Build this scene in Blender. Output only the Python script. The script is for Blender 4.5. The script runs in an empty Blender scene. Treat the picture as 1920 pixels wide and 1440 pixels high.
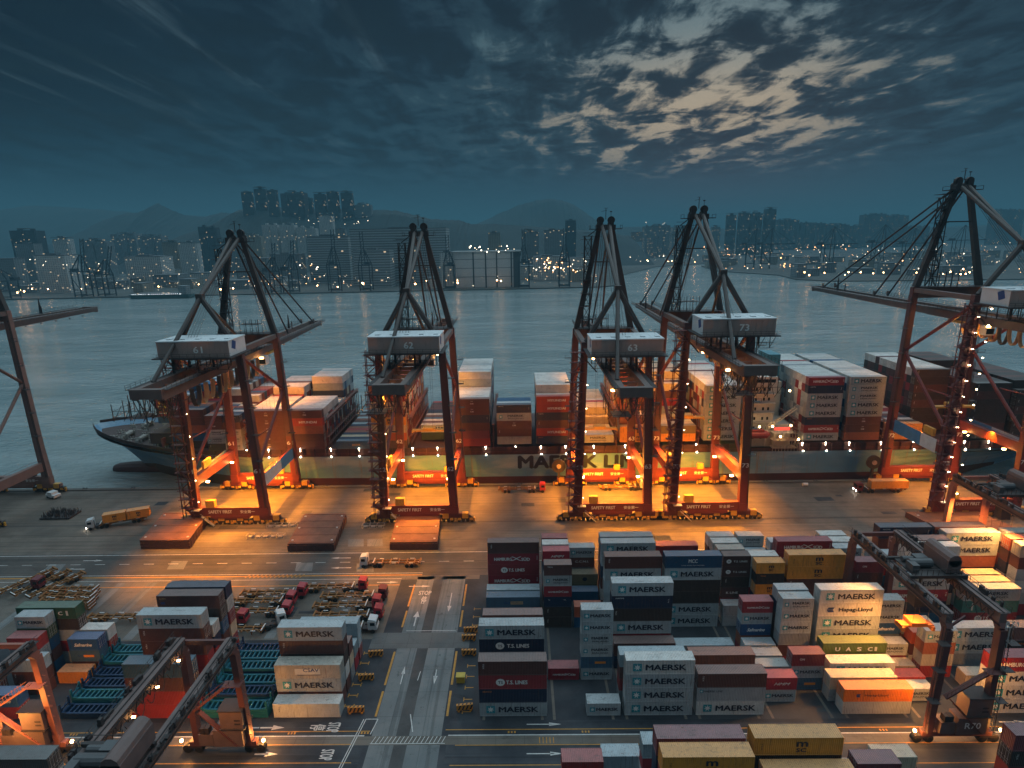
import bpy, bmesh, math, random
from mathutils import Vector, Matrix
random.seed(7)
D = bpy.data; SC = bpy.context.scene; COL = SC.collection
# ------------------------------------------------------------------ camera
def cam_axes(th, roll, yaw):
    w = Vector((-math.sin(yaw)*math.cos(th), math.cos(yaw)*math.cos(th), -math.sin(th)))
    r = Vector((math.cos(yaw), math.sin(yaw), 0)); u = r.cross(w)
    c, s = math.cos(roll), math.sin(roll)
    return c*r+s*u, -s*r+c*u, w
CR, CU, CW = cam_axes(.2442046, -.01698443, .01352017)
cd = D.cameras.new('camera'); cam = D.objects.new('camera', cd); COL.objects.link(cam)
m = Matrix.Identity(4)
for i in range(3):
    m[i][0] = CR[i]; m[i][1] = CU[i]; m[i][2] = -CW[i]
m[0][3], m[1][3], m[2][3] = 0, 0, 84.776
cam.matrix_world = m
cd.sensor_width = 36; cd.lens = 36*1108.82/1920; cd.clip_start = 1; cd.clip_end = 30000
SC.camera = cam
SC.view_settings.view_transform = 'Standard'; SC.view_settings.look = 'None'
SC.view_settings.exposure = 0.2; SC.view_settings.gamma = 1
SC.cycles.use_denoising = True
SC.cycles.max_bounces = 4; SC.cycles.diffuse_bounces = 2; SC.cycles.glossy_bounces = 2
SC.cycles.transmission_bounces = 1; SC.cycles.volume_bounces = 0; SC.cycles.transparent_max_bounces = 4
SC.cycles.sample_clamp_indirect = 4.0; SC.cycles.sample_clamp_direct = 0
SC.cycles.caustics_reflective = False; SC.cycles.caustics_refractive = False

# ------------------------------------------------------------------ node helper
class NT:
    def __init__(s, nt): s.nt = nt; s.N = nt.nodes; s.L = nt.links
    def n(s, t, **k):
        x = s.N.new(t)
        for a, b in k.items(): setattr(x, a, b)
        return x
    def put(s, sock, v):
        if isinstance(v, bpy.types.NodeSocket): s.L.new(v, sock)
        elif v is not None: sock.default_value = v
    def math(s, op, a, b=None, c=None, clamp=False):
        x = s.n('ShaderNodeMath', operation=op, use_clamp=clamp)
        s.put(x.inputs[0], a)
        if b is not None: s.put(x.inputs[1], b)
        if c is not None: s.put(x.inputs[2], c)
        return x.outputs[0]
    def mr(s, v, a, b, c=0., d=1., smooth=True):
        x = s.n('ShaderNodeMapRange', interpolation_type='SMOOTHSTEP' if smooth else 'LINEAR')
        s.put(x.inputs[0], v)
        for i, q in enumerate((a, b, c, d)): s.put(x.inputs[i+1], q)
        return x.outputs[0]
    def mix(s, f, a, b, bt='MIX'):
        x = s.n('ShaderNodeMix', data_type='RGBA', blend_type=bt)
        s.put(x.inputs[0], f); s.put(x.inputs[6], col4(a)); s.put(x.inputs[7], col4(b))
        return x.outputs[2]
    def noise(s, vec, scale, detail=3., rough=.55, dist=0., dim='3D'):
        x = s.n('ShaderNodeTexNoise', noise_dimensions=dim)
        if vec is not None: s.put(x.inputs['Vector'], vec)
        x.inputs['Scale'].default_value = scale; x.inputs['Detail'].default_value = detail
        x.inputs['Roughness'].default_value = rough; x.inputs['Distortion'].default_value = dist
        return x.outputs[0]
    def mapping(s, vec, sc=(1, 1, 1), rot=(0, 0, 0), loc=(0, 0, 0)):
        x = s.n('ShaderNodeMapping'); s.put(x.inputs[0], vec)
        x.inputs['Scale'].default_value = sc; x.inputs['Rotation'].default_value = rot; x.inputs['Location'].default_value = loc
        return x.outputs[0]
def col4(c):
    if isinstance(c, (tuple, list)): return (c[0], c[1], c[2], 1.)
    return c

# ------------------------------------------------------------------ world: dusk sky with broken cloud
SUN_EL, SUN_ROT = math.radians(1.5), math.radians(19)
W = D.worlds.new('World'); SC.world = W; W.use_nodes = True
t = NT(W.node_tree); t.N.clear()
tc = t.n('ShaderNodeTexCoord').outputs['Generated']
sep = t.n('ShaderNodeSeparateXYZ'); t.put(sep.inputs[0], tc); dx, dy, dz = sep.outputs
zc = t.math('MAXIMUM', dz, 0.0)
den = t.math('ADD', zc, .075)
px_ = t.math('DIVIDE', dx, den); py_ = t.math('DIVIDE', dy, den)
cmb = t.n('ShaderNodeCombineXYZ'); t.put(cmb.inputs[0], px_); t.put(cmb.inputs[1], py_)
P = cmb.outputs[0]
az = t.math('ARCTAN2', dx, dy)          # 0 = away from camera, + right
el = t.math('ARCSINE', zc)
# base gradient with height
g1 = t.mr(zc, 0.0, .13); g2 = t.mr(zc, .10, .30); g3 = t.mr(zc, .34, .56)
base = t.mix(g1, (.021, .068, .100), (.008, .038, .066))
base = t.mix(g2, base, (.0045, .015, .032)); base = t.mix(t.math('MULTIPLY', t.mr(az, -.1, -.75), t.mr(zc, .05, .2)), base, (.0012, .0065, .017))
glowx = t.math('MULTIPLY', t.math('SUBTRACT', az, .29), 2.8); glowy = t.math('MULTIPLY', t.math('SUBTRACT', el, .215), 5.2)
gd = t.math('SQRT', t.math('ADD', t.math('MULTIPLY', glowx, glowx), t.math('MULTIPLY', glowy, glowy)))
glow = t.mr(gd, 1.25, .05)
wide = t.mr(t.math('ABSOLUTE', t.math('SUBTRACT', az, .22)), .95, .1)
# clouds
n1 = t.noise(t.mapping(P, (1.25, .95, 1), (0, 0, math.radians(8)), (.6, .2, 0)), 2.9, 10, .63, .5)
n2 = t.noise(t.mapping(P, (2.6, .62, 1), (0, 0, math.radians(6)), (3, 1, 0)), 1.5, 8, .64, .5)
cl = t.math('ADD', t.math('MULTIPLY', n1, .58), t.math('MULTIPLY', n2, .42))
thr = t.math('SUBTRACT', t.math('SUBTRACT', .60, t.math('MULTIPLY', glow, .118)), t.math('MULTIPLY', wide, .045))
gap = t.mr(cl, thr, t.math('ADD', thr, .105))
gap = t.math('MULTIPLY', gap, t.mr(zc, .075, .13))
warm = t.mix(t.mr(el, .16, .30), (.86, .66, .42), (.30, .37, .37))
bright = t.mix(glow, (.055, .115, .145), warm)
gapm = t.math('MULTIPLY', gap, t.math('ADD', .30, t.math('MULTIPLY', wide, .70)))
sky = t.mix(gapm, base, bright)
edge = t.math('MULTIPLY', t.mr(cl, t.math('SUBTRACT', thr, .10), thr), t.math('MULTIPLY', wide, .5))
sky = t.mix(t.math('MULTIPLY', edge, t.mr(zc, .06, .14)), sky, (.024, .058, .080))
wisp = t.noise(t.mapping(P, (3.0, .30, 1), (0, 0, math.radians(-6)), (5, 2, 0)), 1.1, 7, .62, .3)
wm = t.math('MULTIPLY', t.mr(wisp, .53, .72), t.math('MULTIPLY', t.mr(az, .1, -.35), .5))
sky = t.mix(t.math('MULTIPLY', wm, t.mr(zc, .07, .12)), sky, (.075, .125, .155))
# brighter high sky overhead, above the picture
dkm = t.math('MULTIPLY', t.mr(cl, .55, .42), t.math('MULTIPLY', t.mr(zc, .05, .14), .80))
sky = t.mix(dkm, sky, (.0035, .011, .021))
over = t.mix(t.mr(dy, -.55, .45), (.23, .32, .37), (.54, .80, .92))
sky = t.mix(g3, sky, over)
st = t.n('ShaderNodeTexSky', sky_type='NISHITA', sun_disc=False)
st.sun_elevation = SUN_EL; st.sun_rotation = SUN_ROT; st.air_density = 2; st.dust_density = 3
b1 = t.n('ShaderNodeBackground'); t.put(b1.inputs[0], st.outputs[0]); b1.inputs[1].default_value = .004
b2 = t.n('ShaderNodeBackground'); t.put(b2.inputs[0], sky); b2.inputs[1].default_value = 1.0
ad = t.n('ShaderNodeAddShader'); t.L.new(b1.outputs[0], ad.inputs[0]); t.L.new(b2.outputs[0], ad.inputs[1])
ow = t.n('ShaderNodeOutputWorld'); t.L.new(ad.outputs[0], ow.inputs[0])
# soft skylight through the overcast, from high on the right
sl = D.lights.new('sun', 'SUN'); sl.energy = .75; sl.angle = math.radians(70); sl.color = (.74, .90, 1.0)
so = D.objects.new('sun', sl); COL.objects.link(so)
so.rotation_euler = Vector((.30, .35, 1.0)).to_track_quat('Z', 'Y').to_euler()

# ------------------------------------------------------------------ materials
MAT = {}
def mat(name, col, rough=.6, metal=0., var=.25, vs=.6, rust=0., bump=0., objcol=False, spec=.5, stain=0.):
    if name in MAT: return MAT[name]
    M = D.materials.new(name); M.use_nodes = True; MAT[name] = M
    t = NT(M.node_tree); t.N.clear()
    b = t.n('ShaderNodeBsdfPrincipled'); o = t.n('ShaderNodeOutputMaterial'); t.L.new(b.outputs[0], o.inputs[0])
    tc = t.n('ShaderNodeTexCoord').outputs['Object']; oi = t.n('ShaderNodeObjectInfo')
    off = t.n('ShaderNodeVectorMath', operation='ADD'); t.put(off.inputs[0], tc)
    cb = t.n('ShaderNodeCombineXYZ'); r50 = t.math('MULTIPLY', oi.outputs['Random'], 91.)
    t.put(cb.inputs[0], r50); t.put(cb.inputs[1], r50); t.put(off.inputs[1], cb.outputs[0]); v = off.outputs[0]
    base = oi.outputs['Color'] if objcol else col4(col)
    c = base
    if var:
        nz = t.noise(v, vs, 5, .65)
        f = t.mr(nz, .25, .75, 1-var, 1+var*.6, False)
        mm = t.n('ShaderNodeVectorMath', operation='SCALE'); t.put(mm.inputs[0], c if objcol else None)
        if not objcol: mm.inputs[0].default_value = col[:3]
        t.put(mm.inputs[3], f); c = mm.outputs[0]
    if stain:
        s2 = t.noise(t.mapping(v, (1, 1, .18)), 1.7, 6, .7)
        c = t.mix(t.math('MULTIPLY', t.mr(s2, .56, .72), stain), c, (.05, .042, .036))
    if rust:
        s3 = t.noise(t.mapping(v, (1, 1, .35)), 2.6, 8, .72)
        c = t.mix(t.math('MULTIPLY', t.mr(s3, .60, .70), rust), c, (.115, .042, .018))
    t.put(b.inputs['Base Color'], c); b.inputs['Roughness'].default_value = rough; b.inputs['Metallic'].default_value = metal
    b.inputs['Specular IOR Level'].default_value = spec
    if bump:
        bn = t.n('ShaderNodeBump'); bn.inputs['Strength'].default_value = bump; bn.inputs['Distance'].default_value = .05
        t.put(bn.inputs['Height'], t.noise(v, 6, 4, .6)); t.L.new(bn.outputs[0], b.inputs['Normal'])
    return M
def emit(name, col, s):
    if name in MAT: return MAT[name]
    M = D.materials.new(name); M.use_nodes = True; MAT[name] = M
    t = NT(M.node_tree); t.N.clear(); e = t.n('ShaderNodeEmission'); o = t.n('ShaderNodeOutputMaterial')
    e.inputs[0].default_value = col4(col); e.inputs[1].default_value = s; t.L.new(e.outputs[0], o.inputs[0])
    return M

def container_mat():
    M = D.materials.new('corrugated_container_paint'); M.use_nodes = True; MAT['cont'] = M
    t = NT(M.node_tree); t.N.clear()
    b = t.n('ShaderNodeBsdfPrincipled'); o = t.n('ShaderNodeOutputMaterial'); t.L.new(b.outputs[0], o.inputs[0])
    tc = t.n('ShaderNodeTexCoord').outputs['Object']; oi = t.n('ShaderNodeObjectInfo')
    cb = t.n('ShaderNodeCombineXYZ'); r = t.math('MULTIPLY', oi.outputs['Random'], 77.); t.put(cb.inputs[0], r); t.put(cb.inputs[2], r)
    off = t.n('ShaderNodeVectorMath', operation='ADD'); t.put(off.inputs[0], tc); t.put(off.inputs[1], cb.outputs[0]); v = off.outputs[0]
    s0 = t.n('ShaderNodeSeparateXYZ'); t.put(s0.inputs[0], tc); x, y, z = s0.outputs
    gn = t.n('ShaderNodeNewGeometry'); sn = t.n('ShaderNodeSeparateXYZ')
    vt = t.n('ShaderNodeVectorTransform', vector_type='NORMAL', convert_from='WORLD', convert_to='OBJECT')
    t.put(vt.inputs[0], gn.outputs['Normal']); t.put(sn.inputs[0], vt.outputs[0]); up = t.mr(sn.outputs[2], .5, .8)
    f = t.mr(t.noise(v, .5, 5, .65), .25, .75, .78, 1.14, False)
    vm = t.n('ShaderNodeVectorMath', operation='SCALE'); t.put(vm.inputs[0], oi.outputs['Color']); t.put(vm.inputs[3], f); c = vm.outputs[0]
    # sun-bleached, grimy roofs
    c = t.mix(t.math('MULTIPLY', up, .22), c, (.45, .44, .43))
    grime = t.noise(t.mapping(v, (.5, 1.2, 1)), .9, 7, .7)
    c = t.mix(t.math('MULTIPLY', t.mr(grime, .54, .68), t.math('MULTIPLY', up, .5)), c, (.09, .085, .08))
    streak = t.noise(t.mapping(v, (1.8, 1.8, .14)), 1.6, 6, .7)
    c = t.mix(t.math('MULTIPLY', t.mr(streak, .54, .68), .50), c, (.085, .060, .045))
    rs = t.noise(t.mapping(v, (1, 1, .5)), 2.4, 8, .75)
    c = t.mix(t.math('MULTIPLY', t.mr(rs, .60, .67), .85), c, (.14, .05, .022))
    t.put(b.inputs['Base Color'], c); b.inputs['Roughness'].default_value = .5
    t.put(b.inputs['Roughness'], t.mr(grime, .3, .7, .38, .65, False))
    wv = t.math('SINE', t.math('MULTIPLY', t.math('ADD', x, t.math('MULTIPLY', y, t.math('SUBTRACT', 1., up))), 2*math.pi/.278))
    bn = t.n('ShaderNodeBump'); bn.inputs['Strength'].default_value = .6; bn.inputs['Distance'].default_value = .035
    t.put(bn.inputs['Height'], t.math('MULTIPLY', t.math('MULTIPLY', wv, 2.2, clamp=False), .5)); t.L.new(bn.outputs[0], b.inputs['Normal'])
    return M
container_mat()
# boxes seen only as one mass: colour comes from the paint attribute of each box
def mass_mat():
    M = D.materials.new('mixed_container_paint'); M.use_nodes = True; MAT['mass'] = M
    t = NT(M.node_tree); b = t.N['Principled BSDF']; a = t.n('ShaderNodeAttribute', attribute_name='paint')
    tc = t.n('ShaderNodeTexCoord').outputs['Object']
    f = t.mr(t.noise(tc, .35, 6, .7), .25, .75, .7, 1.15, False)
    vm = t.n('ShaderNodeVectorMath', operation='SCALE'); t.put(vm.inputs[0], a.outputs[0]); t.put(vm.inputs[3], f)
    c = t.mix(t.math('MULTIPLY', t.mr(t.noise(tc, .8, 7, .7), .56, .68), .5), vm.outputs[0], (.10, .06, .045))
    t.put(b.inputs['Base Color'], c); b.inputs['Roughness'].default_value = .55
mass_mat()

# ------------------------------------------------------------------ mesh building
class MB:
    def __init__(s): s.v = []; s.f = []; s.m = []; s.c = None
    def quad(s, a, b, c, d, mi=0):
        i = len(s.v); s.v += [a, b, c, d]; s.f.append((i, i+1, i+2, i+3)); s.m.append(mi)
    def poly(s, pts, mi=0):
        i = len(s.v); s.v += list(pts); s.f.append(tuple(range(i, i+len(pts)))); s.m.append(mi)
    def box(s, x0, y0, z0, x1, y1, z1, mi=0):
        i = len(s.v)
        s.v += [(x0, y0, z0), (x1, y0, z0), (x1, y1, z0), (x0, y1, z0), (x0, y0, z1), (x1, y0, z1), (x1, y1, z1), (x0, y1, z1)]
        for q in ((0, 3, 2, 1), (4, 5, 6, 7), (0, 1, 5, 4), (1, 2, 6, 5), (2, 3, 7, 6), (3, 0, 4, 7)):
            s.f.append(tuple(i+k for k in q)); s.m.append(mi)
    def bar(s, p, q, w, h=None, mi=0, w2=None, h2=None):
        p = Vector(p); q = Vector(q); h = w if h is None else h
        w2 = w if w2 is None else w2; h2 = h if h2 is None else h2
        d = (q-p).normalized(); ref = Vector((0, 0, 1)) if abs(d.z) < .95 else Vector((0, 1, 0))
        a = d.cross(ref).normalized(); b = a.cross(d).normalized(); i = len(s.v)
        for c, ww, hh in ((p, w, h), (q, w2, h2)):
            for sa, sb in ((-1, -1), (1, -1), (1, 1), (-1, 1)): s.v.append(tuple(c+a*ww/2*sa+b*hh/2*sb))
        for k in ((0, 3, 2, 1), (4, 5, 6, 7), (0, 1, 5, 4), (1, 2, 6, 5), (2, 3, 7, 6), (3, 0, 4, 7)):
            s.f.append(tuple(i+j for j in k)); s.m.append(mi)
    def tube(s, p, q, r, n=6, mi=0, r2=None):
        p = Vector(p); q = Vector(q); r2 = r if r2 is None else r2
        d = (q-p).normalized(); ref = Vector((0, 0, 1)) if abs(d.z) < .95 else Vector((0, 1, 0))
        a = d.cross(ref).normalized(); b = a.cross(d).normalized(); i = len(s.v)
        for c, rr in ((p, r), (q, r2)):
            for k in range(n):
                an = 2*math.pi*k/n; s.v.append(tuple(c+a*rr*math.cos(an)+b*rr*math.sin(an)))
        for k in range(n):
            s.f.append((i+k, i+(k+1) % n, i+n+(k+1) % n, i+n+k)); s.m.append(mi)
        s.f.append(tuple(i+k for k in range(n-1, -1, -1))); s.m.append(mi)
        s.f.append(tuple(i+n+k for k in range(n))); s.m.append(mi)
    def path(s, pts, r, n=5, mi=0):
        for a, b in zip(pts, pts[1:]): s.tube(a, b, r, n, mi)
    def ball(s, c, r, mi=0, n=6):
        i = len(s.v); rings = 4
        for j in range(rings+1):
            ph = math.pi*j/rings
            for k in range(n):
                a = 2*math.pi*k/n; s.v.append((c[0]+r*math.sin(ph)*math.cos(a), c[1]+r*math.sin(ph)*math.sin(a), c[2]+r*math.cos(ph)))
        for j in range(rings):
            for k in range(n):
                s.f.append((i+j*n+k, i+(j+1)*n+k, i+(j+1)*n+(k+1) % n, i+j*n+(k+1) % n)); s.m.append(mi)
    def mesh(s, name, mats):
        me = D.meshes.new(name); me.from_pydata(s.v, [], s.f)
        for x in mats: me.materials.append(x)
        if len(mats) > 1: me.polygons.foreach_set('material_index', s.m)
        me.update(); return me
    def build(s, name, mats, parent=None, loc=(0, 0, 0)):
        if not isinstance(mats, (list, tuple)): mats = [mats]
        o = D.objects.new(name, s.mesh(name, mats)); COL.objects.link(o); o.location = loc
        if parent: o.parent = parent
        return o
def tag(o, label=None, cat=None, group=None, kind=None):
    if label: o['label'] = label
    if cat: o['category'] = cat
    if group: o['group'] = group
    if kind: o['kind'] = kind
    return o
def empty(name, loc=(0, 0, 0), rz=0):
    o = D.objects.new(name, None); COL.objects.link(o); o.location = loc; o.rotation_euler[2] = rz
    o.empty_display_size = .5
    return o
def link(name, me, parent=None, loc=(0, 0, 0), rot=(0, 0, 0), color=None):
    o = D.objects.new(name, me); COL.objects.link(o); o.location = loc; o.rotation_euler = rot
    if parent: o.parent = parent
    if color: o.color = (*color, 1)
    return o

# text -> flat mesh fitted to w x h, centred, standing in the XZ plane and facing -Y
TXT = {}
def text_mesh(s, w, h, m, bold=.0, shear=0., thick=.012):
    key = (s, round(w, 2), round(h, 2), m.name, bold, shear)
    if key in TXT: return TXT[key]
    cu = D.curves.new('lettering', 'FONT'); cu.body = s; cu.resolution_u = 2; cu.shear = shear
    cu.align_x = 'LEFT'; cu.fill_mode = 'FRONT'
    o = D.objects.new('lettering_tmp', cu); COL.objects.link(o)
    dg = bpy.context.evaluated_depsgraph_get(); me = D.meshes.new_from_object(o.evaluated_get(dg))
    D.objects.remove(o); D.curves.remove(cu)
    xs = [v.co.x for v in me.vertices]; ys = [v.co.y for v in me.vertices]
    x0, x1, y0, y1 = min(xs), max(xs), min(ys), max(ys)
    for v in me.vertices:
        v.co = Vector(((v.co.x-(x0+x1)/2)*w/(x1-x0), 0, (v.co.y-(y0+y1)/2)*h/(y1-y0)))
    if bold:
        bm = bmesh.new(); bm.from_mesh(me); g = bm.verts[:]+bm.edges[:]+bm.faces[:]; d = bold*h*.9
        for k, (ox, oz) in enumerate(((d, 0), (-d, 0), (0, d*.7), (0, -d*.7))):
            r = bmesh.ops.duplicate(bm, geom=g)
            for v in r['geom']:
                if isinstance(v, bmesh.types.BMVert): v.co += Vector((ox, -.002*(k+1), oz))
        bm.to_mesh(me); bm.free()
    me.materials.clear(); me.materials.append(m); me.name = 'lettering'
    TXT[key] = me
    return me

# ------------------------------------------------------------------ shipping containers
HC, ST, WD = 2.896, 2.591, 2.438
WH = mat('white_lettering', (.75, .75, .73), .5, var=.1); BKL = mat('dark_lettering', (.012, .016, .035), .5, var=.1)
BLL = mat('blue_lettering', (.02, .06, .22), .5, var=.1); TEAL = mat('teal_square', (.03, .28, .34), .5, var=.15)
ORL = mat('orange_lettering', (.75, .25, .03), .5, var=.1); DKG = mat('dark_fitting', (.03, .03, .032), .6, var=.2)
PANW = mat('white_panel', (.62, .62, .58), .5, var=.15); GOLD = mat('gold_panel', (.45, .33, .16), .5, var=.15)
CONT = MAT['cont']
BODY = {}
def body_mesh(L, H):
    k = (L, H)
    if k in BODY: return BODY[k]
    b = MB(); p = .16; i = .04; W_ = WD
    for x in (0, L-p):
        for y in (0, W_-p): b.box(x, y, 0, x+p, y+p, H)
    for z in (0, H-.12):
        b.box(p, 0, z, L-p, .10, z+.12); b.box(p, W_-.10, z, L-p, W_, z+.12)
        b.box(0, p, z, .10, W_-p, z+.12); b.box(L-.10, p, z, L, W_-p, z+.12)
    b.box(p, i, .12, L-p, .10, H-.12); b.box(p, W_-.10, .12, L-p, W_-i, H-.12)
    b.box(i, p, .12, .10, W_-p, H-.12); b.box(L-.10, p, .12, L-i, W_-p, H-.12)
    b.box(.10, .10, H-.05, L-.10, W_-.10, H-.022); b.box(.10, .10, .02, L-.10, W_-.10, .10)
    BODY[k] = b.mesh('container_body', [CONT]); return BODY[k]
DOOR = {}
def door_mesh(H):
    if H in DOOR: return DOOR[H]
    b = MB()
    for y in (.14, 1.235): b.box(-.03, y, .14, .035, y+1.06, H-.14, 0)
    for y in (.45, .92, 1.52, 1.99):
        b.tube((-.06, y, .12), (-.06, y, H-.1), .035, 5, 1)
        b.box(-.075, y-.12, 1.0, -.04, y+.16, 1.1, 1)
    for z in (.5, H-.6): b.box(-.035, .2, z, -.03, 2.2, z+.07, 1)
    DOOR[H] = b.mesh('container_door', [CONT, MAT.get('rod') or mat('rod', (.42, .42, .42), .4, .3, var=.2)]); return DOOR[H]
def star_mesh(s, square=True):
    k = ('star', s, square)
    if k in TXT: return TXT[k]
    b = MB()
    if square: b.box(-s/2, 0, -s/2, s/2, .01, s/2, 0)
    pts = []
    for j in range(14):
        r = s*.45 if j % 2 == 0 else s*.19; a = math.pi/2+math.pi*j/7
        pts.append((r*math.cos(a), -.006, r*math.sin(a)))
    for j in range(14): b.poly([(0, -.006, 0), pts[j], pts[(j+1) % 14]], 1)
    TXT[k] = b.mesh('star_logo', [TEAL, WH]); return TXT[k]
def swoosh_mesh(w, h):
    k = ('sw', w, h)
    if k in TXT: return TXT[k]
    b = MB(); n = 8
    for sg in (1, -1):
        for j in range(n):
            def p(u, o):
                x = -w/2+w*u; z = sg*h/2*math.sin((u-.5)*math.pi*.9)
                return (x, 0, z+o*h*.09*(1.3-abs(u-.5)))
            b.quad(p(j/n, -1), p((j+1)/n, -1), p((j+1)/n, 1), p(j/n, 1))
    TXT[k] = b.mesh('crossed_swoosh', [WH]); return TXT[k]
def disc_mesh(r, m):
    k = ('disc', r, m.name)
    if k in TXT: return TXT[k]
    b = MB(); b.poly([(r*1.1*math.cos(a*math.pi/9), 0, r*math.sin(a*math.pi/9)) for a in range(18)])
    TXT[k] = b.mesh('round_logo', [m]); return TXT[k]
def rect_mesh(w, h, m):
    k = ('rect', w, h, m.name)
    if k in TXT: return TXT[k]
    b = MB(); b.box(-w/2, 0, -h/2, w/2, .006, h/2); TXT[k] = b.mesh('painted_panel', [m]); return TXT[k]
def shard_mesh(w, h, m):
    k = ('shard', w, h, m.name)
    if k in TXT: return TXT[k]
    b = MB()
    for o in (0, .48):
        for zz in (0, 1):
            x = -w/2+o*w*.6; z = h*.03 if zz else -h*.03; e = h*.5 if zz else -h*.5
            b.poly([(x, 0, z), (x+w*.42, 0, z), (x+w*.60, 0, e), (x+w*.2, 0, e)][::1 if zz == 0 else -1])
    TXT[k] = b.mesh('slanted_logo', [m]); return TXT[k]
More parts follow.
